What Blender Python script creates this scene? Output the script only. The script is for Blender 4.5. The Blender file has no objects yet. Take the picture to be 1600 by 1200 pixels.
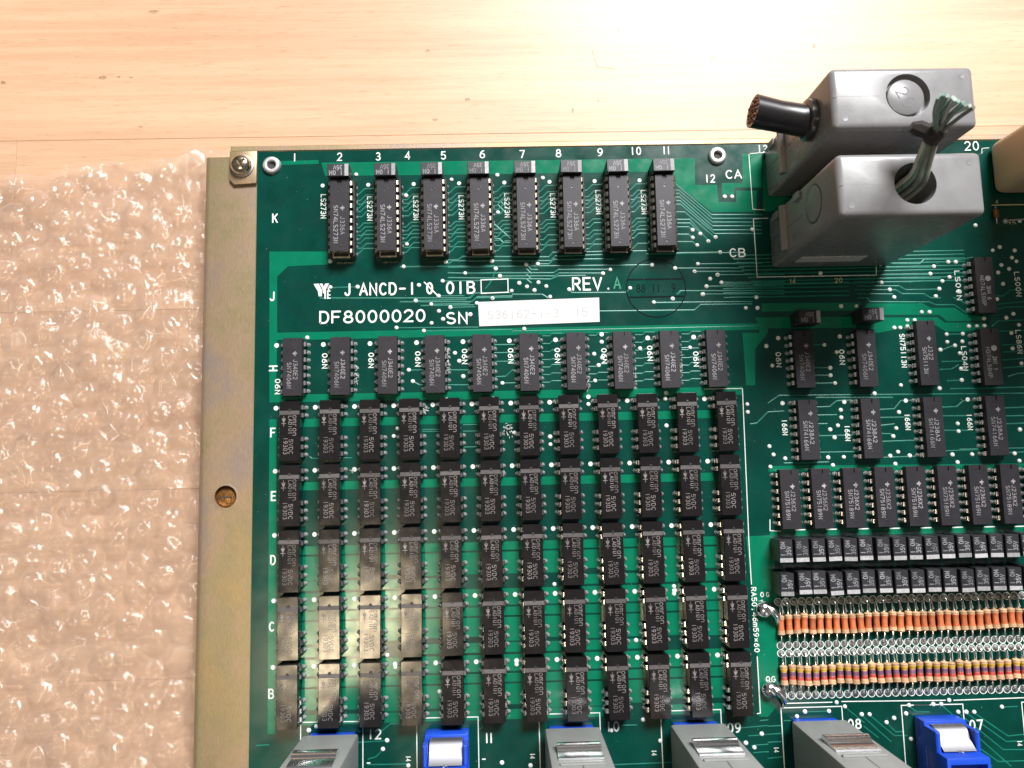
import bpy, bmesh, math, random
from mathutils import Vector, Matrix, Euler, noise
random.seed(7)
S = bpy.context.scene
COL = S.collection
S.unit_settings.system = 'METRIC'; S.unit_settings.scale_length = 0.001      # 1 unit = 1 mm
# ------------------------------------------------------------------ camera
CP = Vector((72.2008, -21.6794, 249.704)); CE = Euler((0.1118674, -0.0156554, -0.0231746), 'XYZ')
cam = bpy.data.cameras.new("camera"); co = bpy.data.objects.new("camera", cam); COL.objects.link(co)
co.location = CP; co.rotation_euler = CE
cam.lens = 27; cam.sensor_width = 36; cam.sensor_fit = 'HORIZONTAL'
cam.clip_start = 5; cam.clip_end = 8000
cam.dof.use_dof = True; cam.dof.focus_distance = 247; cam.dof.aperture_fstop = 0.02
S.camera = co
# ------------------------------------------------------------------ world and lamps
w = bpy.data.worlds.new("World"); S.world = w; w.use_nodes = True
w.node_tree.nodes['Background'].inputs[0].default_value = (0.90, 0.92, 1.0, 1)
w.node_tree.nodes['Background'].inputs[1].default_value = 0.10
def area(name, loc, target, sx, sy, col, radiance):
    l = bpy.data.lights.new(name, 'AREA'); l.shape = 'RECTANGLE'; l.size = sx; l.size_y = sy
    l.color = col; l.energy = radiance * math.pi * sx * sy
    o = bpy.data.objects.new(name, l); COL.objects.link(o); o.location = loc
    o.rotation_euler = (Vector(target) - Vector(loc)).to_track_quat('-Z', 'Y').to_euler()
    return o
area("window_light", (640, 1400, 1560), (90, 20, 0), 820, 600, (1.0, 0.985, 0.985), 70.0)
area("ceiling_lamp", (-205, -320, 1250), (40, -60, 0), 100, 240, (1.0, 0.80, 0.52), 40.0)
S.view_settings.view_transform = 'Standard'; S.view_settings.look = 'None'
S.view_settings.exposure = 0.0; S.view_settings.gamma = 1.0
try:
    S.cycles.max_bounces = 8; S.cycles.transparent_max_bounces = 12
    S.cycles.sample_clamp_indirect = 6; S.cycles.caustics_reflective = False; S.cycles.caustics_refractive = False
    S.cycles.use_denoising = True
except Exception: pass

RM = CE.to_matrix()
def W(x, y, z=0.0):                        # point at height z that the photograph shows at pixel x, y
    d = RM @ Vector(((x - 800) / 1200, -(y - 600) / 1200, -1.0))
    return CP + d * ((z - CP.z) / d.z)

# ------------------------------------------------------------------ materials
def mat(name, col, rough=0.5, metal=0.0, spec=0.5, coat=0.0, coat_r=0.1, bump=0.0, bscale=1.0, var=0.0, vscale=0.1, col2=None, rvar=0.0, stretch=None, rnd=0.0, bdet=4):
    m = bpy.data.materials.new(name); m.use_nodes = True; nt = m.node_tree; N = nt.nodes; L = nt.links
    b = N['Principled BSDF']
    b.inputs['Base Color'].default_value = (*col, 1); b.inputs['Roughness'].default_value = rough
    b.inputs['Metallic'].default_value = metal; b.inputs['Specular IOR Level'].default_value = spec
    b.inputs['Coat Weight'].default_value = coat; b.inputs['Coat Roughness'].default_value = coat_r
    tc = N.new('ShaderNodeTexCoord'); src = tc.outputs['Object']
    oi = N.new('ShaderNodeObjectInfo')
    ad = N.new('ShaderNodeVectorMath'); ad.operation = 'ADD'; L.new(src, ad.inputs[0])
    sc = N.new('ShaderNodeVectorMath'); sc.operation = 'SCALE'; L.new(oi.outputs['Location'], sc.inputs[0]); sc.inputs['Scale'].default_value = 1.37
    L.new(sc.outputs[0], ad.inputs[1]); src = ad.outputs[0]
    if stretch:
        mp = N.new('ShaderNodeMapping'); mp.inputs['Scale'].default_value = stretch; L.new(src, mp.inputs[0]); src = mp.outputs[0]
    if var or col2:
        n = N.new('ShaderNodeTexNoise'); n.inputs['Scale'].default_value = vscale; n.inputs['Detail'].default_value = 6; n.inputs['Roughness'].default_value = .65
        L.new(src, n.inputs['Vector'])
        r = N.new('ShaderNodeValToRGB'); L.new(n.outputs[0], r.inputs[0])
        c2 = col2 or tuple(min(1, c * (1 + var)) for c in col); c1 = col if col2 else tuple(c * (1 - var) for c in col)
        r.color_ramp.elements[0].position = .35; r.color_ramp.elements[0].color = (*c1, 1)
        r.color_ramp.elements[1].position = .65; r.color_ramp.elements[1].color = (*c2, 1)
        L.new(r.outputs[0], b.inputs['Base Color'])
    if rnd:
        hs = N.new('ShaderNodeHueSaturation'); mq = N.new('ShaderNodeMapRange'); mq.inputs[3].default_value = 1 - rnd; mq.inputs[4].default_value = 1 + rnd * .6; L.new(oi.outputs['Random'], mq.inputs[0]); L.new(mq.outputs[0], hs.inputs['Value'])
        if b.inputs['Base Color'].is_linked: L.new(b.inputs['Base Color'].links[0].from_socket, hs.inputs['Color'])
        else: hs.inputs['Color'].default_value = (*col, 1)
        L.new(hs.outputs[0], b.inputs['Base Color'])
    if rvar:
        n = N.new('ShaderNodeTexNoise'); n.inputs['Scale'].default_value = vscale * 2.3; n.inputs['Detail'].default_value = 5; L.new(src, n.inputs['Vector'])
        mr = N.new('ShaderNodeMapRange'); mr.inputs[1].default_value = .3; mr.inputs[2].default_value = .7
        mr.inputs[3].default_value = max(0.03, rough - rvar); mr.inputs[4].default_value = rough + rvar
        L.new(n.outputs[0], mr.inputs[0]); L.new(mr.outputs[0], b.inputs['Roughness'])
    if bump:
        n = N.new('ShaderNodeTexNoise'); n.inputs['Scale'].default_value = bscale; n.inputs['Detail'].default_value = bdet; L.new(src, n.inputs['Vector'])
        bp = N.new('ShaderNodeBump'); bp.inputs['Strength'].default_value = 1.0; bp.inputs['Distance'].default_value = bump
        L.new(n.outputs[0], bp.inputs['Height']); L.new(bp.outputs[0], b.inputs['Normal'])
        if coat: L.new(bp.outputs[0], b.inputs['Coat Normal'])
    return m
M = {}
M['board'] = mat('solder_mask_dark', (0.0006, 0.042, 0.030), .20, spec=.5, var=.22, vscale=.06, bump=.003, bscale=.9, rvar=.05)
M['copper'] = mat('solder_mask_on_copper', (0.0010, 0.145, 0.075), .18, spec=.5, var=.10, vscale=.10, bump=.004, bscale=1.1, rvar=.05)
M['trace'] = mat('solder_mask_on_trace', (0.006, 0.15, 0.105), .34, spec=.45, var=.2, vscale=.3)
M['fr4'] = mat('board_edge', (0.16, 0.20, 0.09), .6)
M['silk'] = mat('white_ink', (0.72, 0.76, 0.72), .55, var=.12, vscale=1.4)
M['silk_yellow'] = mat('aged_ink', (0.55, 0.50, 0.28), .55)
M['solder'] = mat('solder', (0.42, 0.43, 0.43), .33, metal=.6, bump=.05, bscale=2.0)
M['solder_dull'] = mat('solder_coated_via', (0.74, 0.78, 0.75), .34, metal=.0, spec=.7)
M['tin'] = mat('tinned_lead', (0.72, 0.71, 0.69), .24, metal=1.0, var=.15, vscale=.8)
M['brass_pin'] = mat('gilt_contact', (0.74, 0.66, 0.50), .26, metal=1.0, var=.2, vscale=.6)
M['chip'] = mat('grey_epoxy', (0.021, 0.019, 0.024), .44, spec=.38, var=.15, vscale=.25, bump=.018, bscale=6)
M['chip_dark'] = mat('dark_epoxy', (0.015, 0.013, 0.013), .50, spec=.5, var=.18, vscale=.25, bump=.018, bscale=6)
M['dimple'] = mat('dimple', (0.020, 0.019, 0.024), .35)
M['relay'] = mat('relay_case', (0.0115, 0.0100, 0.0105), .16, spec=.5, var=.15, vscale=.2, bump=.16, bscale=.10, rvar=.03, bdet=1)
M['socket'] = mat('socket_plastic', (0.012, 0.011, 0.011), .5)
M['mark'] = mat('chip_ink', (0.29, 0.28, 0.29), .6, var=.3, vscale=1.2, rnd=.25)
M['mark_relay'] = mat('relay_ink', (0.19, 0.17, 0.165), .6, var=.35, vscale=1.2, rnd=.4)
M['band'] = mat('relay_band', (0.095, 0.088, 0.088), .42, var=.15, vscale=.8, rnd=.3)
M['cap'] = mat('capacitor_case', (0.021, 0.021, 0.025), .42, spec=.5, var=.2, vscale=.4, bump=.02, bscale=1.0)
M['cap_stripe'] = mat('capacitor_stripe', (0.36, 0.36, 0.37), .45, var=.2, vscale=1.2, rnd=.35)
M['cap_ink'] = mat('capacitor_ink', (0.25, 0.25, 0.27), .6, var=.35, vscale=1.5, rnd=.4)
M['rbody'] = mat('resistor_lacquer', (0.56, 0.36, 0.21), .32, var=.12, vscale=.9, rnd=.25)
M['orange'] = mat('band_orange', (0.52, 0.15, 0.058), .32, var=.12, vscale=.9, rnd=.25)
M['yellow'] = mat('band_yellow', (0.62, 0.39, 0.06), .35, var=.12, vscale=.9, rnd=.25)
M['violet'] = mat('band_violet', (0.20, 0.09, 0.16), .35, var=.15, vscale=.9, rnd=.25)
M['red'] = mat('band_red', (0.50, 0.075, 0.055), .35, var=.12, vscale=.9)
M['greyplastic'] = mat('grey_plastic', (0.215, 0.212, 0.218), .30, spec=.5, var=.08, vscale=.10, bump=.008, bscale=1.5, rvar=.06)
M['plug'] = mat('plug_plastic', (0.27, 0.28, 0.27), .42, spec=.5, var=.06, vscale=.15, bump=.02, bscale=.8)
M['blue'] = mat('blue_plastic', (0.010, 0.065, 0.52), .38, spec=.5, var=.12, vscale=.2)
M['black'] = mat('black_rubber', (0.014, 0.012, 0.013), .30, spec=.6, var=.2, vscale=.3)
M['tape'] = mat('black_tape', (0.022, 0.017, 0.016), .45, bump=.1, bscale=.8)
M['copperwire'] = mat('copper_strands', (0.17, 0.06, 0.035), .5, metal=.4, var=.25, vscale=1.1, bump=.25, bscale=2.2)
M['clear'] = mat('clear_gland', (0.03, 0.028, 0.03), .15, spec=.8)
M['bronze'] = mat('plastic_ridge', (0.24, 0.23, 0.22), .34, spec=.5)
M['wire_green'] = mat('green_wire', (0.17, 0.30, 0.25), .35, var=.2, vscale=.3)
M['wire_grey'] = mat('grey_wire', (0.48, 0.50, 0.46), .38, var=.15, vscale=.3)
M['wire_dark'] = mat('dark_wire', (0.15, 0.17, 0.14), .38, var=.2, vscale=.3)
M['chrome'] = mat('bright_steel', (0.85, 0.85, 0.86), .20, metal=1.0, bump=.02, bscale=.6)
M['satin'] = mat('satin_steel', (0.30, 0.30, 0.32), .5, metal=1.0, bump=.03, bscale=3)
M['aluminium'] = mat('dull_rivet', (0.66, 0.65, 0.65), .42, metal=.75, bump=.03, bscale=2)
M['hole_shade'] = mat('painted_hole_shade', (0.03, 0.03, 0.03), .7)  # near-black colour stands for the shade inside holes
M['paper'] = mat('paper_label', (0.58, 0.565, 0.555), .6)
M['faded'] = mat('faded_ink', (0.36, 0.36, 0.36), .7)
M['ink'] = mat('stamp_ink', (0.0004, 0.006, 0.006), .2)
M['green_ink'] = mat('green_letter', (0.006, 0.20, 0.10), .4)
M['cream'] = mat('cream_plastic', (0.62, 0.44, 0.27), .5, var=.06, vscale=.05)
M['brown_gloss'] = mat('glossy_brown', (0.26, 0.12, 0.035), .25, metal=.6, var=.4, vscale=.6, bump=.2, bscale=1.2)  # shared by the disc added in the rail hole and the diode
M['brassy'] = mat('zinc_passivated_screw', (0.80, 0.68, 0.50), .2, metal=1.0, var=.2, vscale=.5)
M['moulded'] = mat('moulded_digit', (0.10, 0.10, 0.11), .4)
M['knot'] = mat('wood_knot', (0.36, 0.22, 0.13), .5, var=.3, vscale=1.2)
M['dust'] = mat('dust_fluff', (0.60, 0.60, 0.58), .8)
M['grime'] = mat('grey_film', (0.25, 0.3, 0.27), .6)

def steel_mat():
    m = bpy.data.materials.new('yellow_zinc_steel'); m.use_nodes = True; nt = m.node_tree; N = nt.nodes; L = nt.links; b = N['Principled BSDF']
    b.inputs['Metallic'].default_value = .55; b.inputs['Roughness'].default_value = .42
    tc = N.new('ShaderNodeTexCoord'); ge = N.new('ShaderNodeNewGeometry')
    n = N.new('ShaderNodeTexNoise'); n.inputs['Scale'].default_value = .026; n.inputs['Detail'].default_value = 6; n.inputs['Roughness'].default_value = .6
    L.new(ge.outputs['Position'], n.inputs['Vector'])
    r = N.new('ShaderNodeValToRGB'); L.new(n.outputs[0], r.inputs[0]); cr = r.color_ramp
    cr.elements[0].position = .30; cr.elements[0].color = (0.52, 0.37, 0.18, 1)
    cr.elements[1].position = .70; cr.elements[1].color = (0.50, 0.335, 0.25, 1)
    e = cr.elements.new(.42); e.color = (0.43, 0.345, 0.19, 1)
    e = cr.elements.new(.50); e.color = (0.50, 0.36, 0.23, 1)
    e = cr.elements.new(.60); e.color = (0.42, 0.33, 0.27, 1)
    f = N.new('ShaderNodeTexNoise'); f.inputs['Scale'].default_value = 1.6; f.inputs['Detail'].default_value = 6; f.inputs['Roughness'].default_value = .7
    mp = N.new('ShaderNodeMapping'); mp.inputs['Scale'].default_value = (3.0, .35, 1); L.new(ge.outputs['Position'], mp.inputs[0]); L.new(mp.outputs[0], f.inputs['Vector'])
    mx = N.new('ShaderNodeMixRGB'); mx.blend_type = 'MULTIPLY'; mx.inputs[0].default_value = .62
    L.new(r.outputs[0], mx.inputs[1]); L.new(f.outputs[0], mx.inputs[2])
    hs = N.new('ShaderNodeHueSaturation'); hs.inputs['Value'].default_value = 1.12; L.new(mx.outputs[0], hs.inputs['Color'])
    L.new(hs.outputs[0], b.inputs['Base Color'])
    bp = N.new('ShaderNodeBump'); bp.inputs['Distance'].default_value = .03; bp.inputs['Strength'].default_value = 1; L.new(f.outputs[0], bp.inputs['Height']); L.new(bp.outputs[0], b.inputs['Normal'])
    return m
M['zinc'] = steel_mat()

def wood_mat():
    m = bpy.data.materials.new('beech_wood'); m.use_nodes = True; nt = m.node_tree; N = nt.nodes; L = nt.links; b = N['Principled BSDF']
    b.inputs['Roughness'].default_value = .41; b.inputs['Specular IOR Level'].default_value = .5
    ge = N.new('ShaderNodeNewGeometry'); oi = N.new('ShaderNodeObjectInfo')
    off = N.new('ShaderNodeVectorMath'); off.operation = 'SCALE'; off.inputs['Scale'].default_value = 700
    cmb = N.new('ShaderNodeCombineXYZ'); L.new(oi.outputs['Random'], cmb.inputs[0]); L.new(oi.outputs['Random'], cmb.inputs[1]); L.new(cmb.outputs[0], off.inputs[0])
    ad = N.new('ShaderNodeVectorMath'); L.new(ge.outputs['Position'], ad.inputs[0]); L.new(off.outputs[0], ad.inputs[1])
    def nz(scale, st, det, rough=.6):
        mp = N.new('ShaderNodeMapping'); mp.inputs['Scale'].default_value = st; L.new(ad.outputs[0], mp.inputs[0])
        n = N.new('ShaderNodeTexNoise'); n.inputs['Scale'].default_value = scale; n.inputs['Detail'].default_value = det; n.inputs['Roughness'].default_value = rough
        L.new(mp.outputs[0], n.inputs['Vector']); return n.outputs[0]
    a = nz(1, (.004, .075, 1), 5); c = nz(1, (.02, .50, 1), 4, .7); p = nz(1, (.16, 2.1, 1), 2)
    r = N.new('ShaderNodeValToRGB'); L.new(a, r.inputs[0])
    r.color_ramp.elements[0].position = .3; r.color_ramp.elements[0].color = (0.53, 0.325, 0.20, 1)
    r.color_ramp.elements[1].position = .72; r.color_ramp.elements[1].color = (0.63, 0.415, 0.265, 1)
    r2 = N.new('ShaderNodeValToRGB'); L.new(c, r2.inputs[0])
    r2.color_ramp.elements[0].position = .32; r2.color_ramp.elements[0].color = (0.80, 0.73, 0.68, 1)
    r2.color_ramp.elements[1].position = .6; r2.color_ramp.elements[1].color = (1, 1, 1, 1)
    r3 = N.new('ShaderNodeValToRGB'); L.new(p, r3.inputs[0])
    r3.color_ramp.elements[0].position = .30; r3.color_ramp.elements[0].color = (0.62, 0.50, 0.42, 1)
    r3.color_ramp.elements[1].position = .385; r3.color_ramp.elements[1].color = (1, 1, 1, 1)
    m1 = N.new('ShaderNodeMixRGB'); m1.blend_type = 'MULTIPLY'; m1.inputs[0].default_value = .55; L.new(r.outputs[0], m1.inputs[1]); L.new(r2.outputs[0], m1.inputs[2])
    m2 = N.new('ShaderNodeMixRGB'); m2.blend_type = 'MULTIPLY'; m2.inputs[0].default_value = .42; L.new(m1.outputs[0], m2.inputs[1]); L.new(r3.outputs[0], m2.inputs[2])
    hs = N.new('ShaderNodeHueSaturation'); L.new(m2.outputs[0], hs.inputs['Color'])
    mr = N.new('ShaderNodeMapRange'); mr.inputs[3].default_value = .93; mr.inputs[4].default_value = 1.06; L.new(oi.outputs['Random'], mr.inputs[0]); L.new(mr.outputs[0], hs.inputs['Value'])
    L.new(hs.outputs[0], b.inputs['Base Color'])
    bp = N.new('ShaderNodeBump'); bp.inputs['Distance'].default_value = .05; bp.inputs['Strength'].default_value = .6; L.new(c, bp.inputs['Height']); L.new(bp.outputs[0], b.inputs['Normal'])
    return m
M['wood'] = wood_mat()

def film_mat(name, white, gl_rough, low):
    m = bpy.data.materials.new(name); m.use_nodes = True; nt = m.node_tree; N = nt.nodes; L = nt.links
    N.remove(N['Principled BSDF']); out = N['Material Output']
    tr = N.new('ShaderNodeBsdfTransparent'); tr.inputs[0].default_value = (1, 1, 1, 1)
    gl = N.new('ShaderNodeBsdfGlossy'); gl.inputs['Roughness'].default_value = gl_rough; gl.inputs[0].default_value = (1, 1, 1, 1)
    df = N.new('ShaderNodeBsdfDiffuse'); df.inputs[0].default_value = (1, .91, .86, 1)  # white film tinted warm for light bounced off the wood
    tl = N.new('ShaderNodeBsdfTranslucent'); tl.inputs[0].default_value = (1, .91, .86, 1)
    fr = N.new('ShaderNodeLayerWeight'); fr.inputs[0].default_value = .3
    geo = N.new('ShaderNodeNewGeometry')
    n = N.new('ShaderNodeTexNoise'); n.inputs['Scale'].default_value = .8; n.inputs['Detail'].default_value = 4; n.inputs['Roughness'].default_value = .6; L.new(geo.outputs['Position'], n.inputs['Vector'])
    bp = N.new('ShaderNodeBump'); bp.inputs['Distance'].default_value = .32; bp.inputs['Strength'].default_value = 1; L.new(n.outputs[0], bp.inputs['Height'])
    L.new(bp.outputs[0], gl.inputs['Normal'])
    md = N.new('ShaderNodeMixShader'); md.inputs[0].default_value = .5; L.new(df.outputs[0], md.inputs[1]); L.new(tl.outputs[0], md.inputs[2])
    mp = N.new('ShaderNodeMapRange'); mp.inputs[3].default_value = low; mp.inputs[4].default_value = white; L.new(fr.outputs['Facing'], mp.inputs[0])
    m1 = N.new('ShaderNodeMixShader'); L.new(mp.outputs[0], m1.inputs[0]); L.new(tr.outputs[0], m1.inputs[1]); L.new(md.outputs[0], m1.inputs[2])
    mr = N.new('ShaderNodeMapRange'); mr.inputs[3].default_value = .048; mr.inputs[4].default_value = .20; L.new(fr.outputs['Fresnel'], mr.inputs[0])
    m2 = N.new('ShaderNodeMixShader'); L.new(mr.outputs[0], m2.inputs[0]); L.new(m1.outputs[0], m2.inputs[1]); L.new(gl.outputs[0], m2.inputs[2])
    L.new(m2.outputs[0], out.inputs[0]); return m
M['film'] = film_mat('clear_film', .34, .05, .07)
M['bubble'] = film_mat('bubble_film', .24, .045, .02)

# ------------------------------------------------------------------ mesh helpers
class MB:
    def __init__(s): s.v = []; s.f = []
    def loft(s, rings, cap0=True, cap1=True):
        n = len(rings[0]); base = len(s.v)
        for r in rings: s.v += [tuple(p) for p in r]
        for k in range(len(rings) - 1):
            a = base + k * n; b = a + n
            for i in range(n):
                j = (i + 1) % n; s.f.append((a + i, a + j, b + j, b + i))
        if cap0: s.f.append(tuple(base + i for i in reversed(range(n))))
        if cap1: s.f.append(tuple(base + (len(rings) - 1) * n + i for i in range(n)))
        return s
    def box(s, x0, x1, y0, y1, z0, z1, c=0.0, r=0.0):
        if r: o = rrect(x0, x1, y0, y1, r, 3)
        else: o = [(x0, y0), (x1, y0), (x1, y1), (x0, y1)]
        rings = [[(x, y, z0) for x, y in o]]
        if c:
            cx, cy = (x0 + x1) / 2, (y0 + y1) / 2; sx = 1 - 2 * c / (x1 - x0); sy = 1 - 2 * c / (y1 - y0)
            rings += [[(x, y, z1 - c) for x, y in o], [(cx + (x - cx) * sx, cy + (y - cy) * sy, z1) for x, y in o]]
        else: rings.append([(x, y, z1) for x, y in o])
        return s.loft(rings)
    def prism(s, o, z0, z1, c=0.0): return s.loft([[(x, y, z0) for x, y in o], [(x, y, z1) for x, y in o]])
    def lathe(s, prof, n=16, m=None, cap0=True, cap1=True):
        m = m or Matrix()
        return s.loft([[m @ Vector((r * math.cos(2 * math.pi * i / n), r * math.sin(2 * math.pi * i / n), z)) for i in range(n)] for r, z in prof], cap0, cap1)
    def tube(s, pts, r, n=8, cap=True, sq=None):
        pts = [Vector(p) for p in pts]; rings = []; up = None
        for i, p in enumerate(pts):
            t = (pts[min(i + 1, len(pts) - 1)] - pts[max(i - 1, 0)]).normalized()
            if up is None: up = t.orthogonal().normalized()
            up = (up - t * up.dot(t)).normalized(); sd = t.cross(up)
            rr = r[i] if isinstance(r, (list, tuple)) else r
            rings.append([p + (up * math.cos(2 * math.pi * k / n) + sd * math.sin(2 * math.pi * k / n)) * rr for k in range(n)])
        return s.loft(rings, cap, cap)
    def flat(s, o, z=0.0):
        b = len(s.v); s.v += [(x, y, z) for x, y in o]; s.f.append(tuple(range(b, b + len(o)))); return s
    def ribbon(s, pts, w, z=0.0, h=0.0, closed=False, slope=0.0, caps=True):
        P = [Vector((p[0], p[1])) for p in pts]; n = len(P); st = []
        for i in range(n):
            a = P[(i - 1) % n] if (closed or i > 0) else None; c = P[(i + 1) % n] if (closed or i < n - 1) else None
            d1 = (P[i] - a).normalized() if a is not None else None; d2 = (c - P[i]).normalized() if c is not None else None
            if d1 is None: d1 = d2
            if d2 is None: d2 = d1
            t = (d1 + d2); t = t.normalized() if t.length > 1e-6 else d1
            nn = Vector((-t.y, t.x)); k = 1 / max(.45, nn.dot(Vector((-d1.y, d1.x))))
            st.append((P[i], nn, k, t))
        hw = w / 2
        if caps and not closed:
            p, nn, k, t = st[0]; e = (p - t * hw * .75, nn, .45, t); st.insert(0, e)
            p, nn, k, t = st[-1]; e = (p + t * hw * .75, nn, .45, t); st.append(e)
        b = len(s.v); m = len(st)
        if not h:
            for p, nn, k, t in st:
                l = p + nn * hw * k; r = p - nn * hw * k; s.v += [(l.x, l.y, z), (r.x, r.y, z)]
            for i in range(m if closed else m - 1):
                j = (i + 1) % m; s.f.append((b + 2 * i, b + 2 * i + 1, b + 2 * j + 1, b + 2 * j))
        else:
            hi = max(hw - slope, hw * .3)
            for p, nn, k, t in st:
                for q, zz in ((hw, z), (hi, z + h), (-hi, z + h), (-hw, z)):
                    v = p + nn * q * k; s.v.append((v.x, v.y, zz))
            for i in range(m if closed else m - 1):
                j = (i + 1) % m
                for q in range(3): s.f.append((b + 4 * i + q, b + 4 * i + q + 1, b + 4 * j + q + 1, b + 4 * j + q))
        return s
    def xf(s, m):
        s.v = [tuple(m @ Vector(v)) for v in s.v]; return s
    def add(s, o, m=None):
        b = len(s.v); s.v += [tuple(m @ Vector(v)) if m else v for v in o.v]; s.f += [tuple(i + b for i in f) for f in o.f]; return s
    def mesh(s, name, ma, smooth=False):
        me = bpy.data.meshes.new(name); me.from_pydata(s.v, [], s.f); me.materials.append(M[ma]); me.validate()
        if smooth:
            me.shade_smooth(); me.set_sharp_from_angle(angle=math.radians(42))
        return me
    def build(s, name, ma, parent=None, loc=None, smooth=False):
        return put(name, s.mesh(name, ma, smooth), parent, loc)
def put(name, me, parent=None, loc=None, rz=0):
    o = bpy.data.objects.new(name, me); COL.objects.link(o); o.parent = parent
    if loc is not None: o.location = loc
    o.rotation_euler = (0, 0, rz); return o
def rrect(x0, x1, y0, y1, r, n=3):
    o = []
    for cx, cy, a in ((x1 - r, y0 + r, -90), (x1 - r, y1 - r, 0), (x0 + r, y1 - r, 90), (x0 + r, y0 + r, 180)):
        for i in range(n + 1):
            t = math.radians(a + 90 * i / n); o.append((cx + r * math.cos(t), cy + r * math.sin(t)))
    return o
def tag(o, label=None, cat=None, group=None, kind=None):
    if label: o['label'] = label
    if cat: o['category'] = cat
    if group: o['group'] = group
    if kind: o['kind'] = kind
    return o
def thing(name, label, cat, loc=(0, 0, 0), group=None, rz=0):
    o = bpy.data.objects.new(name, None); COL.objects.link(o); o.location = loc; o.rotation_euler = (0, 0, rz); o.empty_display_size = 1
    return tag(o, label, cat, group)
KIDS = {}
def dup(root, loc, label, rz=0):
    r = root.copy(); COL.objects.link(r); r.location = loc; r.rotation_euler = (0, 0, rz); r['label'] = label
    if root.name not in KIDS: KIDS[root.name] = [(ch, list(ch.children)) for ch in root.children]
    for ch, gs in KIDS[root.name]:
        c = ch.copy(); COL.objects.link(c); c.parent = r
        for g in gs:
            d = g.copy(); COL.objects.link(d); d.parent = c
    return r
def baked(o, bevel=0, seg=2, cut=()):
    if bevel:
        md = o.modifiers.new('b', 'BEVEL'); md.width = bevel; md.segments = seg; md.limit_method = 'ANGLE'
    for c in cut:
        md = o.modifiers.new('c', 'BOOLEAN'); md.operation = 'DIFFERENCE'; md.object = c; md.solver = 'EXACT'
    bpy.context.view_layer.update()
    dg = bpy.context.evaluated_depsgraph_get(); me = bpy.data.meshes.new_from_object(o.evaluated_get(dg))
    o.modifiers.clear(); o.data = me
    me.shade_smooth(); me.set_sharp_from_angle(angle=math.radians(35))
    for c in cut: bpy.data.objects.remove(c)
    return o

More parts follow.
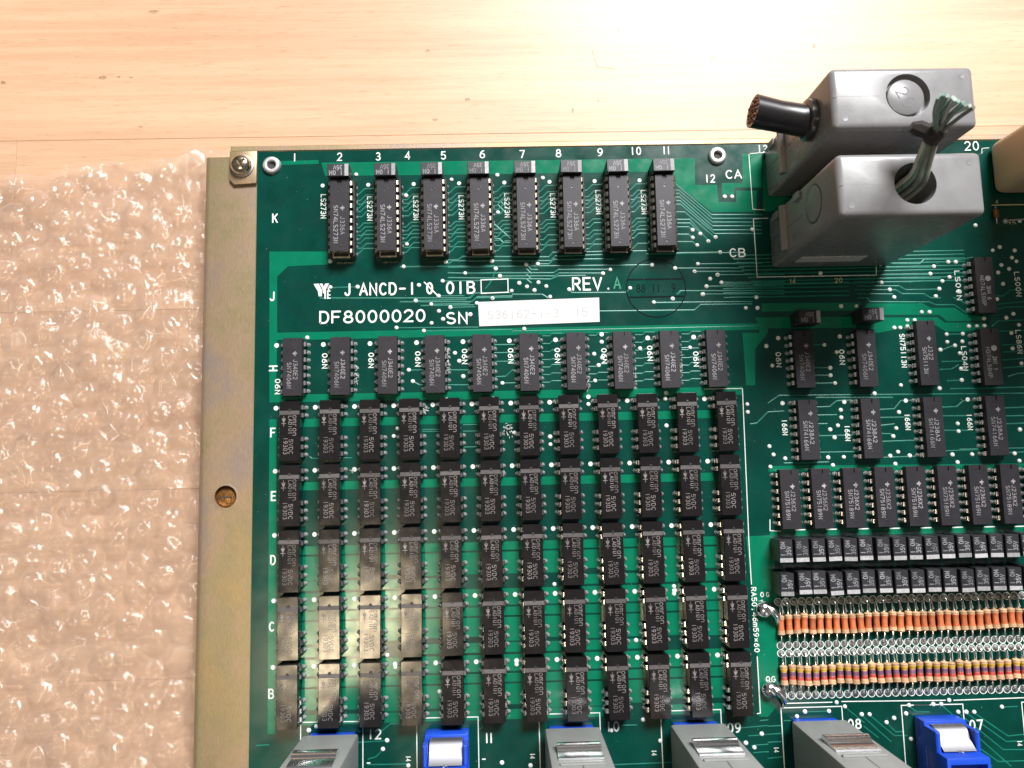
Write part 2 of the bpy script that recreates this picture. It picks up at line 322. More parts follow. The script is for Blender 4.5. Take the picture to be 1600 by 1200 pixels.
# ------------------------------------------------------------------ stroke lettering
def arc(cx, cy, rx, ry, a0, a1, n=8): return [(cx + rx * math.cos(math.radians(a0 + (a1 - a0) * i / n)), cy + ry * math.sin(math.radians(a0 + (a1 - a0) * i / n))) for i in range(n + 1)]
G = {
 '0': [arc(2, 3, 1.7, 3, 90, 450, 14)[:-1] + ['c']], '1': [[(2, 0), (2, 6)]], '2': [arc(2, 4.3, 1.7, 1.7, 165, -35, 7) + [(.3, 0), (3.8, 0)]],
 '3': [arc(2, 4.5, 1.5, 1.5, 150, -90, 7) + arc(2, 1.5, 1.8, 1.5, 90, -150, 8)[1:]], '4': [[(3, 0), (3, 6), (.2, 1.7), (4, 1.7)]],
 '5': [[(3.6, 6), (.7, 6), (.5, 3.4)] + arc(2, 1.9, 1.8, 1.9, 110, -150, 9)], '6': [arc(2, 1.8, 1.7, 1.8, 170, 530, 12), [(3.2, 5.8), (1.8, 5.4), (.7, 3.9), (.35, 2)]],
 '7': [[(.2, 6), (3.8, 6), (1.6, 0)]], '8': [arc(2, 4.5, 1.4, 1.45, -90, 270, 12)[:-1] + ['c'], arc(2, 1.55, 1.8, 1.55, 90, 450, 12)[:-1] + ['c']],
 '9': [arc(2, 4.2, 1.7, 1.8, 10, 370, 12), [(3.7, 4.2), (3.3, 2), (2.2, .5), (.8, .1)]],
 'A': [[(0, 0), (2, 6), (4, 0)], [(.8, 2), (3.2, 2)]], 'B': [[(.3, 0), (.3, 6), (2.4, 6)] + arc(2.3, 4.6, 1.3, 1.4, 80, -90, 5) + [(.5, 3.15)], [(.3, 0), (2.3, 0)] + arc(2.3, 1.6, 1.6, 1.55, -80, 85, 5)],
 'C': [arc(2.2, 3, 1.9, 3, 45, 315, 10)], 'D': [[(.3, 0), (.3, 6), (1.8, 6)] + arc(1.9, 3, 1.9, 3, 80, -80, 8) + [(1.8, 0), (.3, 0)]],
 'E': [[(3.7, 6), (.3, 6), (.3, 0), (3.7, 0)], [(.5, 3.1), (3.2, 3.1)]], 'F': [[(3.7, 6), (.3, 6), (.3, 0)], [(.5, 3.1), (3.1, 3.1)]],
 'G': [arc(2.2, 3, 1.9, 3, 45, 340, 11) + [(3.9, 2.8), (2.4, 2.8)]], 'H': [[(.3, 0), (.3, 6)], [(3.7, 0), (3.7, 6)], [(.5, 3), (3.5, 3)]],
 'J': [[(3.2, 6), (3.2, 1.6)] + arc(1.8, 1.5, 1.4, 1.5, 0, -170, 6)], 'K': [[(.3, 0), (.3, 6)], [(3.8, 6), (.6, 2.6)], [(1.6, 3.5), (3.8, 0)]],
 'L': [[(.3, 6), (.3, 0), (3.6, 0)]], 'M': [[(0, 0), (.2, 6), (2, 1.5), (3.8, 6), (4, 0)]], 'N': [[(.3, 0), (.3, 6), (3.7, 0), (3.7, 6)]],
 'P': [[(.3, 0), (.3, 6), (2.2, 6)] + arc(2.2, 4.4, 1.5, 1.6, 80, -90, 6) + [(.5, 2.8)]], 'R': [[(.3, 0), (.3, 6), (2.2, 6)] + arc(2.2, 4.5, 1.5, 1.5, 80, -90, 6) + [(.5, 3)], [(2, 2.8), (3.8, 0)]],
 'S': [arc(2, 4.5, 1.7, 1.5, 40, 250, 7) + arc(2, 1.5, 1.8, 1.5, 80, -150, 8)[1:]], 'V': [[(0, 6), (2, 0), (4, 6)]], 'U': [[(.3, 6), (.3, 1.8)] + arc(2, 1.8, 1.7, 1.8, 180, 360, 8) + [(3.7, 6)]],
 'X': [[(0, 0), (4, 6)], [(0, 6), (4, 0)]], 'x': [[(.5, 1), (3.5, 4.2)], [(.5, 4.2), (3.5, 1)]], '-': [[(.5, 3), (3.5, 3)]], '.': [[(1.8, .2), (2.2, .2)]], ',': [[(2.2, .5), (1.6, -.8)]],
 'o': [arc(2, 2.3, 1.8, 2.3, 90, 450, 12)[:-1] + ['c']], 'm': [[(0, 0), (0, 4.4)], [(0, 3.4), (.8, 4.5), (1.7, 4.2), (2, 3.2), (2, 0)], [(2, 3.4), (2.8, 4.5), (3.7, 4.2), (4, 3.2), (4, 0)]],
 'r': [[(.6, 0), (.6, 4.4)], [(.6, 3), (1.6, 4.3), (3.2, 4.4)]], 'n': [[(.3, 0), (.3, 4.4)], [(.3, 3.2), (1.4, 4.5), (3, 4.3), (3.6, 3.2), (3.6, 0)]],
 '/': [[(-.3, 6.6), (4.3, -.6)]], ' ': [], 'i': [[(2, 0), (2, 4.4)]],
}
G['Y'] = [[(0, 6), (2, 3), (4, 6)], [(2, 3), (2, 0)]]
def text(s, width, height, stroke, z=0.0, gap=.35):
    """one line of printed characters centred on the origin, reading along +x"""
    m = MB(); n = len(s); adv = width / max(1, n - gap / (1 + gap) if n > 1 else 1)
    cw = adv / (1 + gap); k = 0
    for i, ch in enumerate(s):
        x0 = -width / 2 + i * adv
        for st in G.get(ch, []):
            cl = st[-1] == 'c'; pts = st[:-1] if cl else st
            if ch == '1' or ch == '.' : sx = min(cw / 4, height / 7)
            else: sx = cw / 4
            ox = x0 + (cw - 4 * sx) / 2
            m.ribbon([(ox + x * sx, (y - 3) / 6 * height) for x, y in pts], stroke, z + .006 * (k % 5), closed=cl); k += 1
    return m
ROT_DOWN = Matrix.Rotation(-math.pi / 2, 4, 'Z')
def tx(m, x, y, rot=0): return Matrix.Translation((x, y, 0)) @ Matrix.Rotation(rot, 4, 'Z')

# ------------------------------------------------------------------ table
tab_z = -14.5
table = thing('table_top', None, None); tag(table, kind='structure')
PL = MB().box(-.5, .5, -.5, .5, -.5, .5)
for k, yb in enumerate(range(-13, 22)):
    wv = 62; y0 = 98.5 + (k - 5) * wv
    xs = -1000 + random.uniform(0, 300)
    while xs < 1200:
        ln = random.uniform(300, 450) if xs < -500 else (random.uniform(1000, 1200) if xs < 400 else 500)
        m = MB().box(xs + .04, xs + ln - .04, y0 + .04, y0 + wv - .04, tab_z - 20, tab_z, c=.07)
        m.build('stave', 'wood', table); xs += ln
    if y0 > 560: break

for x, y, a_, b_ in ((240, 18, 2.2, .7), (160, 121, 1.9, .8), (668, 79, 1.0, .8), (730, 155, 1.4, .9), (5, 129, 1.2, .8), (185, 120, 1.0, .35), (205, 121, .9, .3), (1272, 72, .6, 1.1), (966, 48, .5, .5), (220, 198, 1.0, .4), (680, 187, 1.2, .5), (895, 172, .5, 1.3), (935, 158, .5, .5)):
    c = W(x, y, tab_z); m = MB(); m.flat([(c.x + a_ * math.cos(t * .524) * random.uniform(.6, 1), c.y + b_ * math.sin(t * .524) * random.uniform(.6, 1)) for t in range(12)], tab_z + .02)
    m.build('knot', 'knot', table)
for p_ in ([(925, 78), (930, 95), (934, 107)], [(934, 104), (946, 106), (960, 108)], [(1110, 92), (1120, 88)]):
    m = MB().ribbon([(W(x, y, tab_z).x, W(x, y, tab_z).y) for x, y in p_], .28, tab_z + .02); m.build('scratch', 'knot', table)
# ------------------------------------------------------------------ bubble wrap
wrap = thing('bubble_wrap', 'crumpled clear bubble wrap sheet lying on the wooden table left of the metal frame', 'bubble wrap')
def edge_y(x): return 84.7 + (x + 100.5) * .105 + 1.2 * math.sin(x * .16) + .8 * math.sin(x * .41 + 2)
def fz(x, y):
    v = Vector((x * .055, y * .055, 3.0)); a = noise.noise(v) * 1.6
    b = noise.noise(Vector((x * .17, y * .17, 9.0))) * .95 + abs(noise.noise(Vector((x * .4, y * .4, 4.0)))) * .8
    c = noise.noise(Vector((x * .8, y * .8, 7.0))) * .7
    return tab_z + 1.9 + a + b + c
pitch = 9.9; cent = []
for r in range(-16, 13):
    for c in range(-2, 14):
        bx = -24 - c * pitch + (pitch / 2 if r % 2 else 0) ; by = r * pitch * .866 + .0
        ca, sa = math.cos(math.radians(28)), math.sin(math.radians(28))
        cent.append((bx, by))
ang = math.radians(24); cent = []
for i in range(-20, 21):
    for j in range(-24, 25):
        u = i * pitch + (pitch / 2 if j % 2 else 0); v = j * pitch * .866
        x = -70 + u * math.cos(ang) - v * math.sin(ang); y = -12 + u * math.sin(ang) + v * math.cos(ang)
        x += random.uniform(-.7, .7); y += random.uniform(-.7, .7)
        if -118 < x < -20 and -124 < y < edge_y(x) - 4: cent.append((x, y))
m = MB(); nx, ny = 150, 300; X0, X1, Y0 = -150.0, -14.0, -165.0
for j in range(ny + 1):
    for i in range(nx + 1):
        x = X0 + (X1 - X0) * i / nx; y = Y0 + (edge_y(x) - Y0) * j / ny; m.v.append((x, y, max(fz(x, y), tab_z + .25)))
for j in range(ny):
    for i in range(nx):
        a = j * (nx + 1) + i; m.f.append((a, a + 1, a + nx + 2, a + nx + 1))
fl = m.build('film', 'film', wrap); fl.data.shade_smooth()
BV = []
for q in range(6):
    R0 = 4.9; b = MB(); nr, na = 11, 30
    for ir in range(nr + 1):
        t = ir / nr
        for ia in range(na):
            a = 2 * math.pi * ia / na
            wr = noise.noise(Vector((math.cos(a) * 2.2 + q * 9, math.sin(a) * 2.2, t * 1.4)))
            rr = R0 * (1 + .10 * wr) * t ** .8
            hh = 3.3 * (1 - t ** 3.2) ** .6
            x, y = rr * math.cos(a), rr * math.sin(a)
            cr = abs(noise.noise(Vector((x * .42 + q * 5, y * .42, q * 3.1)))) * 1.5 + noise.noise(Vector((x * .9 + y * .3, y * .25 + q * 4, 2.0))) * .5
            b.v.append((x, y, max(.05, hh * (.85 + .25 * noise.noise(Vector((q * 7.7, 1, 1)))) - cr * (1 - t ** 4))))
    for ir in range(nr):
        for ia in range(na):
            b.f.append((ir * na + ia, (ir + 1) * na + ia, (ir + 1) * na + (ia + 1) % na, ir * na + (ia + 1) % na))
    me = b.mesh('bubble', 'bubble'); me.shade_smooth(); BV.append(me)
for k, (x, y) in enumerate(cent):
    if k >= 290: break
    o = put('bubble', random.choice(BV), wrap, (x, y, fz(x, y) - .1), random.uniform(0, 6.28))
    s_ = random.uniform(.92, 1.08); o.scale = (s_, s_, random.uniform(.6, 1.1)); o.rotation_euler = (random.uniform(-.12, .12), random.uniform(-.12, .12), random.uniform(0, 6.28))

# ------------------------------------------------------------------ metal frame
frame = thing('metal_frame', 'yellow zinc plated sheet metal frame holding the green circuit board', 'metal frame')
prof = [(-24.9, -13.6), (-24.9, -2.2), (-24.6, -1.2), (-24.0, -.65), (-23.0, -.45), (-7.3, -.45), (-7.3, -1.65), (-22.6, -1.65), (-23.6, -2.2), (-23.7, -13.6)]
m = MB(); m.loft([[(x, -170, z) for x, z in prof], [(x + (.0), 85.3, z) for x, z in prof]])
hole = MB().lathe([(3.55, -6), (3.55, 3)], 36).build('cutter', 'zinc', loc=(-16.0, -28.1, 0))
rail = baked(m.build('side_rail', 'zinc', frame), cut=[hole])
bar = MB(); bar.box(-16.2, 330, 86.78, 88.9, -13.6, .25, c=.35)
baked(bar.build('back_rail', 'zinc', frame))
tb = MB(); tb.prism([(-16.2, 77.0), (-14.6, 75.2), (-7.15, 75.6), (-7.15, 86.85), (-16.2, 86.85)], -.40, .85)
baked(tb.build('corner_tab', 'zinc', frame), bevel=.25)
rim = MB().lathe([(3.62, -.55), (3.62, -.40), (3.9, -.37), (4.15, -.44)], 36, cap0=False, cap1=False)
rim.build('hole_rim', 'zinc', frame, (-16.0, -28.1, 0), smooth=True)
MB().lathe([(3.3, -2.6), (3.3, -2.2), (2.6, -1.9), (.1, -1.85)], 28, cap0=False).build('added_hole_disc', 'brown_gloss', frame, (-16.4, -28.3, 0), smooth=True)  # brown disc added to stand for the shaded wood below the hole
MB().box(-1.9, 1.9, -.22, .22, -1.9, -1.8).build('added_disc_slot', 'hole_shade', frame, (-16.4, -28.3, 0))  # dark slot on the added disc
# screw in the corner
screw = thing('screw', 'shiny domed cross head screw with washer in the corner tab of the metal frame', 'screw', (-12.0, 81.6, .85))
MB().lathe([(4.0, 0), (4.0, .45), (3.8, .55), (1.0, .55)], 28).build('washer', 'satin', screw, smooth=True)
hd = MB().lathe([(3.5, .56), (3.55, 1.1), (3.3, 1.9), (2.7, 2.6), (1.8, 3.0), (.8, 3.15)], 32).build('screw_head', 'chrome', screw, smooth=True)
hd.data.materials.clear(); hd.data.materials.append(M['brassy'])
cutc = MB().box(-2.3, 2.3, -.45, .45, 1.7, 4).build('cutter', 'chrome', loc=(-12.0, 81.6, .85)); cutd = MB().box(-.45, .45, -2.3, 2.3, 1.71, 4).build('cutter', 'chrome', loc=(-12.0, 81.6, .85))
for c in (cutc, cutd): c.rotation_euler = (0, 0, .55)
baked(hd, cut=[cutc, cutd])

# ------------------------------------------------------------------ circuit board
board = thing('circuit_board', 'large green printed circuit board with white lettering and rows of components in the metal frame', 'circuit board')
MB().box(-7.15, 330, -170, 86.75, -1.6, 0).build('substrate', 'board', board)
MB().box(-7.28, -7.16, -170, 86.8, -1.55, -.02).build('board_edge', 'fr4', board)
CH = [0]
def cu(pts, name='copper_area', h=.012):
    CH[0] += 1; h += .0008 * (CH[0] % 12)
    """solder-mask covered copper area, outline in photo pixels -> board"""
    P = [W(x, y) for x, y in pts]; P = [(p.x, p.y) for p in P]
    ar = sum(P[i][0] * P[(i + 1) % len(P)][1] - P[(i + 1) % len(P)][0] * P[i][1] for i in range(len(P)))
    if ar < 0: P.reverse()
    c = (sum(p[0] for p in P) / len(P), sum(p[1] for p in P) / len(P))
    m = MB(); m.prism(P, -.01, h); return m.build(name, 'copper', board)
def cumm(x0, x1, y0, y1, h=.012):
    CH[0] += 1; h += .0008 * (CH[0] % 12); return MB().box(x0, x1, y0, y1, -.01, h, c=.006).build('copper_area', 'copper', board)
cu([(421, 393), (515, 393), (515, 413), (450, 416), (433, 432), (433, 520), (475, 519), (1185, 505), (1185, 515), (475, 531), (433, 531), (431, 617), (1160, 604), (1160, 617), (470, 628), (421, 629)])
cu([(502, 254), (860, 250), (1086, 247), (1086, 289), (1120, 289), (1123, 316), (1150, 316), (1150, 298), (1182, 298), (1182, 331), (1112, 331), (1052, 284), (1052, 268), (700, 273), (508, 275)])
cu([(1128, 286), (1160, 286), (1160, 240), (1190, 240), (1190, 293), (1147, 293), (1147, 304), (1128, 304)])
cu([(1192, 250), (1300, 248), (1300, 330), (1192, 330)])
cu([(421, 655), (432, 655), (432, 1040), (431, 1100), (430, 1147), (418, 1147)])
for k, y0 in enumerate([0, -20.32, -40.64, -60.96, -81.28]):
    cumm(9.0, 141.5, y0 - 6.3, y0 - 3.7)
    if k >= 2:
        for j in range(11):
            x = 8.9 + 12.7 * j
            cumm(x, x + 5.3, y0 - 13.6 - random.uniform(-1, 1), y0 - 6.9)
            if random.random() < .8: cumm(x, x + 5.3, y0 - 17.6, y0 - 14.6)
            if k > 2: cumm(x - .2, x + 5.6, y0 - 3.1, y0 + 2.0)
    elif k == 0:
        pass
cu([(1166, 838), (1208, 836), (1214, 940), (1217, 1100), (1200, 1120), (1186, 1120), (1182, 990)])
cu([(1201, 728), (1600, 724), (1600, 732), (1201, 737)]); cu([(1203, 829), (1600, 822), (1600, 831), (1203, 838)])
cu([(1355, 474), (1442, 474), (1454, 481), (1492, 481), (1507, 491), (1537, 495), (1537, 501), (1480, 502), (1468, 492), (1372, 492), (1350, 484)])
cu([(1370, 496), (1465, 496), (1476, 504), (1537, 504), (1545, 510), (1510, 518), (1478, 518), (1462, 508), (1440, 507), (1372, 520), (1362, 519)])
cu([(1190, 474), (1345, 473), (1342, 485), (1190, 487)]); cu([(1180, 496), (1340, 495), (1337, 512), (1188, 513)])
cu([(1160, 520), (1186, 520), (1186, 500), (1200, 500), (1200, 520), (1180, 545), (1180, 602), (1166, 602)])
cu([(425, 252), (498, 250), (498, 256), (425, 258)])

# traces ---------------------------------------------------------------
TR = MB()
def Z(zone, pts):
    bx, by, s = {'A': (700, 200, 4), 'B': (300, 200, 4), 'C': (400, 400, 4), 'D': (800, 400, 4), 'E': (1200, 400, 4), 'F': (1200, 700, 4), 'G': (1200, 900, 4), 'H': (800, 900, 4), 'I': (400, 900, 4), 'J': (1100, 60, 3.2), 'K': (1040, 220, 6.667), 'R': (400, 600, 4), 'P': (0, 0, 1)}[zone]
    return [(bx + x / s, by + y / s) for x, y in pts]
def tr(zone, pts, w=.42):
    P = [W(x, y) for x, y in Z(zone, pts)]
    TR.ribbon([(p.x, p.y) for p in P], w, 0, .034 + random.uniform(0, .012), slope=.20)
def trm(pts, w=.42): TR.ribbon(pts, w, 0, .034 + random.uniform(0, .012), slope=.20)
for i in range(7):                                        # bundles between the row K chips
    x0 = 25.6 + 15.24 * i
    for g, ys in enumerate(([72.4, 70.2, 68.9, 67.6, 66.3, 64.6], [60.6, 59.3, 58.0, 56.7, 55.4, 53.6, 51.9])):
        for q, y in enumerate(ys):
            if random.random() < .08: continue
            a = 1.3 + .45 * (q % 3) + (i % 2) * .4; st = 1.9 if g == 0 else 1.6
            trm([(x0, y - st / 2), (x0 + a, y - st / 2), (x0 + a + st, y + st / 2), (x0 + 7.5, y + st / 2)], .36)
for pts in ([(80, 430), (480, 770), (1010, 768)], [(80, 515), (140, 515), (490, 810), (1000, 808)], [(90, 550), (142, 550), (490, 848), (1000, 848)], [(90, 588), (147, 588), (490, 888), (1000, 886)],
            [(90, 625), (152, 625), (495, 930), (1000, 927)], [(90, 662), (157, 662), (512, 968), (1000, 965)], [(100, 742), (200, 742), (505, 1000)], [(100, 820), (255, 820), (443, 1040)],
            [(100, 858), (255, 858), (360, 960)], [(100, 898), (240, 898), (275, 925)], [(100, 975), (240, 975), (275, 1005)], [(110, 1052), (280, 1052), (325, 1085)], [(60, 1168), (560, 1162)]): tr('K', pts, .40)
for pts in ([(0, 850), (30, 830), (640, 830), (670, 800), (980, 792)], [(0, 826), (62, 822), (90, 803), (630, 806), (655, 778), (1000, 772), (1240, 768)], [(575, 850), (630, 850), (660, 822), (1035, 818)],
            [(0, 870), (640, 862), (1275, 856)], [(110, 908), (660, 905), (690, 885), (1010, 884)], [(330, 926), (665, 925), (695, 907), (965, 908)], [(0, 935), (640, 945), (690, 925), (860, 922)],
            [(490, 855), (520, 885), (560, 885)], [(490, 880), (520, 910)], [(490, 915), (520, 945)], [(490, 945), (520, 968)], [(757, 1010), (775, 1030), (1110, 1028), (1138, 1003)], [(400, 1040), (590, 1040), (625, 1062)],
            [(-800, 1062), (140, 1062), (170, 1032), (390, 1030)], [(-300, 1086), (150, 1085), (182, 1055), (400, 1050)], [(-170, 1110), (160, 1106), (178, 1094)], [(945, 1145), (1540, 1138), (1580, 1104), (1900, 1100)],
            [(1290, 1092), (1900, 1085)], [(1430, 1040), (1450, 1018), (1850, 1018)], [(1420, 877), (1850, 875)], [(1561, 850), (1850, 848)], [(1541, 898), (1850, 896)], [(1240, 787), (1850, 778)],
            [(270, 692), (320, 692), (345, 716), (395, 716)], [(288, 600), (392, 692)], [(312, 480), (362, 532)], [(330, 460), (385, 520)], [(298, 882), (278, 940), (262, 970), (235, 1003)], [(0, 905), (105, 908)], [(-300, 868), (-40, 862)]): tr('A', pts)
for pts in ([(921, 68), (1250, 64), (1490, 60)], [(1307, 107), (1600, 104)], [(464, 198), (634, 192)], [(1165, 157), (1400, 154)], [(998, 279), (1310, 272), (1370, 232)], [(1095, 302), (1330, 296), (1376, 262), (1600, 258)],
            [(1215, 322), (1370, 318)], [(878, 449), (1390, 445)], [(1049, 468), (1600, 460)], [(1142, 250), (1300, 248)], [(955, 713), (1060, 712)], [(980, 784), (1020, 805), (1330, 806)], [(1190, 712), (1350, 712)], [(1490, 555), (1640, 553)], [(1490, 605), (1640, 603)], [(1500, 660), (1640, 657)],
            [(1500, 755), (1560, 752), (1600, 715), (1640, 712)], [(1540, 795), (1640, 793)]): tr('C', pts, .36)
for i, x in enumerate((190, 480, 770, 1060)):
    for y in (500, 548, 598, 648, 695, 742, 790):
        if (i * 7 + y) % 5 == 0 and i: continue
        tr('D', [(x, y - i * 4), (x + 45, y - i * 4), (x + (60 if i == 0 else 62), y - 4 - i * 4 - ((y % 3) * 6)), (x + 120, y - 4 - i * 4 - ((y % 3) * 6))], .3)
for pts in ([(1060, 575), (1110, 573)], [(1040, 235), (1060, 218), (1700, 215)], [(1215, 190), (1700, 186)], [(1194, 239), (1700, 236)], [(1309, 166), (1700, 162)], [(1284, 118), (1700, 115)], [(1161, 50), (1560, 46)],
            [(1490, 1050), (1530, 1045), (1600, 975), (1700, 970)], [(0, 640), (20, 640)], [(0, 470), (1440, 440), (1560, 436)]): tr('D', pts, .4)
for pts in ([(780, 48), (950, 48), (975, 22), (1200, 20)], [(700, 72), (1030, 70)], [(640, 118), (1010, 116)], [(560, 140), (1080, 140)], [(540, 162), (900, 162)], [(560, 187), (820, 187), (862, 211), (1060, 208)], [(540, 210), (800, 212), (840, 236), (975, 236), (1020, 262), (1080, 262)],
            [(560, 236), (780, 238)], [(560, 262), (620, 262), (640, 286), (1010, 288), (1050, 305), (1165, 305), (1235, 352), (1290, 352)], [(1130, 38), (1280, 8)], [(1160, 258), (1245, 302)], [(1440, 300), (1600, 285)], [(1440, 330), (1480, 320), (1600, 316)],
            [(1430, 250), (1470, 250), (1510, 215), (1600, 212)], [(1400, 440), (1440, 405), (1600, 400)], [(1440, 470), (1600, 465)], [(1466, 555), (1600, 552)], [(1466, 600), (1600, 596)], [(1466, 650), (1600, 640)], [(1090, 660), (1240, 656)], [(1080, 590), (1160, 560)], [(1116, 490), (1210, 487)],
            [(1120, 780), (1210, 776)], [(1075, 710), (1150, 706), (1190, 680)], [(0, 920), (70, 872), (1600, 858)], [(300, 885), (780, 884)], [(270, 697), (388, 699)], [(270, 746), (390, 746)], [(270, 797), (418, 795)], [(280, 553), (352, 555)], [(300, 945), (385, 942), (430, 905), (520, 902)],
            [(300, 995), (430, 993)], [(310, 1050), (370, 1048)], [(700, 960), (790, 955), (830, 905), (900, 903)], [(700, 1010), (890, 1007)], [(700, 1060), (790, 1050)], [(700, 1110), (770, 1112)], [(1090, 945), (1180, 942), (1220, 905), (1270, 903)], [(1090, 1000), (1250, 998)], [(1090, 1090), (1250, 1090)],
            [(1480, 950), (1600, 945)], [(1480, 1000), (1600, 998)], [(1480, 1050), (1600, 1045)], [(300, 1125), (600, 1118)], [(700, 1160), (980, 1150)], [(1500, 755), (1560, 735), (1600, 733)], [(1470, 700), (1600, 690)], [(1140, 830), (1600, 820)]): tr('E', pts, .40)
for pts in ([(210, 30), (590, 22)], [(650, 62), (980, 50)], [(1060, 20), (1330, 10)], [(1470, 30), (1600, 25)], [(100, 95), (380, 88)], [(1200, 8), (1600, 0)]): tr('F', pts, .36)
for pts in ([(585, 868), (700, 975), (770, 1035)], [(634, 868), (790, 998), (870, 998)], [(740, 918), (800, 975), (850, 972)], [(480, 818), (600, 915)], [(881, 812), (930, 850), (1010, 850)], [(1082, 804), (1520, 1190)], [(1188, 855), (1470, 1085), (1600, 1085)], [(1238, 855), (1490, 1035), (1600, 1030)],
            [(1288, 855), (1500, 1000), (1600, 990)], [(1461, 820), (1560, 815)], [(0, 940), (80, 935)], [(0, 990), (80, 985)], [(0, 1040), (85, 1035)], [(0, 1140), (95, 1130)], [(230, 850), (380, 846)], [(600, 940), (690, 1010)], [(1300, 1060), (1440, 1160), (1600, 1155)], [(1290, 1090), (1400, 1190)], [(100, 905), (200, 903)]): tr('G', pts, .36)
for pts in ([(1130, 935), (1400, 925)], [(640, 1180), (1000, 1165)], [(1430, 950), (1600, 935)], [(1480, 1000), (1600, 990)], [(1500, 1060), (1600, 1052)], [(1510, 1105), (1600, 1098)], [(600, 935), (780, 932)], [(1550, 905), (1600, 900)]): tr('H', pts, .36)
for pts in ([(700, 1145), (750, 1130), (793, 1085)], [(640, 1040), (815, 1030)], [(790, 965), (840, 925), (1000, 922)], [(640, 970), (790, 966)], [(0, 1060), (80, 1055)], [(700, 1180), (940, 1175)], [(1390, 965), (1420, 940)]): tr('I', pts, .36)
for pts in ([(335, 455), (350, 465), (600, 462)], [(1040, 285), (1150, 283)], [(1040, 297), (1150, 296)], [(1295, 255), (1400, 253)], [(1295, 296), (1400, 294)], [(1300, 395), (1400, 392)], [(1180, 690), (1260, 690)]): tr('R', pts, .3)
for k in range(9): trm([(151 + k * .9, 48 - k * 1.28), (230, 48.3 - k * 1.28)], .4)
for k in range(4): trm([(148, 38.2 - k * 1.5), (190, 38.2 - k * 1.5)], .4)
o = TR.build('copper_traces', 'trace', board); tag(o, kind='stuff')

# vias -------------------------------------------------------------------
VIAS = {'A': [(22,323),(308,295),(592,313),(312,528),(275,832),(298,880),(324,926),(107,908),(489,853),(561,850),(968,910),(1014,886),(445,970),(493,992),(565,966),(540,1015),(614,990),(398,1018),(757,1010),(1138,1001),(278,1065),(638,1055),(1275,856),(1419,877),(1561,850),(1541,898),(1404,1068),(1590,1040),(140,1165),(15,1120)],
 'B': [(1026,292),(1338,423),(1343,727),(1322,867),(1588,838),(864,833),(865,996),(1035,994),(1418,983),(1398,1080),(1495,1102),(1541,1050),(1566,957),(1543,1145)],
 'C': [(1186,38),(1215,322),(1169,395),(1097,420),(1338,367),(878,449),(1049,468),(1478,265),(1380,295),(320,511),(1243,607),(1270,657),(955,713),(980,784),(1295,753),(1540,795),(884,1078),(861,1127)],
 'D': [(1005,267),(886,290),(1527,259),(1461,325),(1534,325),(76,456),(560,538),(513,613),(563,637),(541,684),(519,780),(800,579),(1112,573),(958,893),(477,927),(963,855),(1470,927),(1473,976),(1590,563),(965,1061),(238,1130),(240,1178),(15,1105),(1140,97),(1238,143),(1284,118),(1309,166),(1215,190),(1194,239)],
 'E': [(1126,38),(1173,38),(1036,66),(1014,112),(1134,133),(1089,158),(1070,206),(1048,252),(709,166),(760,211),(788,258),(1190,226),(1458,56),(1438,104),(1506,80),(1468,174),(1431,270),(457,313),(553,313),(960,351),(1009,351),(870,402),(916,402),(789,449),(826,449),(871,440),(352,555),(388,699),(390,746),(418,795),(429,600),(27,684),(830,808),(1072,828),(665,860),(1116,490),(1120,538),(1168,560),(1077,587),(1217,487),(1214,535),(1198,608),(1206,705),(1210,776),(1255,440),(1304,438),(1350,390),(1352,436),(1489,386),(1533,361),(1520,481),(1568,430),(1528,577),(1583,671),(454,963),(457,1010),(436,1060),(388,1085),(415,1135),(818,977),(801,1077),(782,1127),(1185,1048),(1190,1096),(1573,1085),(703,50),(1552,33),(1524,10),(8,1190),(328,107)],
 'F': [(34,42),(107,66),(375,60),(473,57),(763,50),(812,25),(885,48),(1152,42),(1275,40),(1540,35),(14,118),(405,108),(795,100),(1184,90),(1570,80)],
 'G': [(428,790),(480,816),(585,865),(634,865),(740,915),(787,888),(230,848),(380,845),(180,878),(862,860),(881,808),(1032,801),(1082,800),(1131,776),(1188,850),(1238,850),(1288,850),(1461,818),(893,1018)],
 'H': [(265,52),(1012,112),(1012,65),(775,402),(819,898),(28,553),(927,1030),(1560,987),(1461,1044),(1514,1072),(116,1185),(620,965)],
 'I': [(330,965),(377,940),(819,1028),(793,1082),(952,1185),(870,573),(1148,723),(820,495),(1537,1167)],
 'J': [(57,995),(21,1015),(80,1070),(241,955),(67,1183),(1357,935),(1578,912),(1443,1060),(1478,1043),(1553,1060),(790,985),(742,1012),(668,1012)],
 'K': [(280,930),(360,970),(282,1010),(443,1048),(520,1005),(328,1088),(568,1162),(615,583),(692,583)]}
VM = MB()
for z, L_ in VIAS.items():
    for p in Z(z, L_):
        c = W(*p); r = random.uniform(.66, .76)
        VM.lathe([(r, .02), (r * .97, .13), (r * .75, .34), (r * .35, .46)], 12, Matrix.Translation((c.x, c.y, 0)), cap0=False)
o = VM.build('solder_vias', 'solder_dull', board, smooth=True); tag(o, kind='stuff')

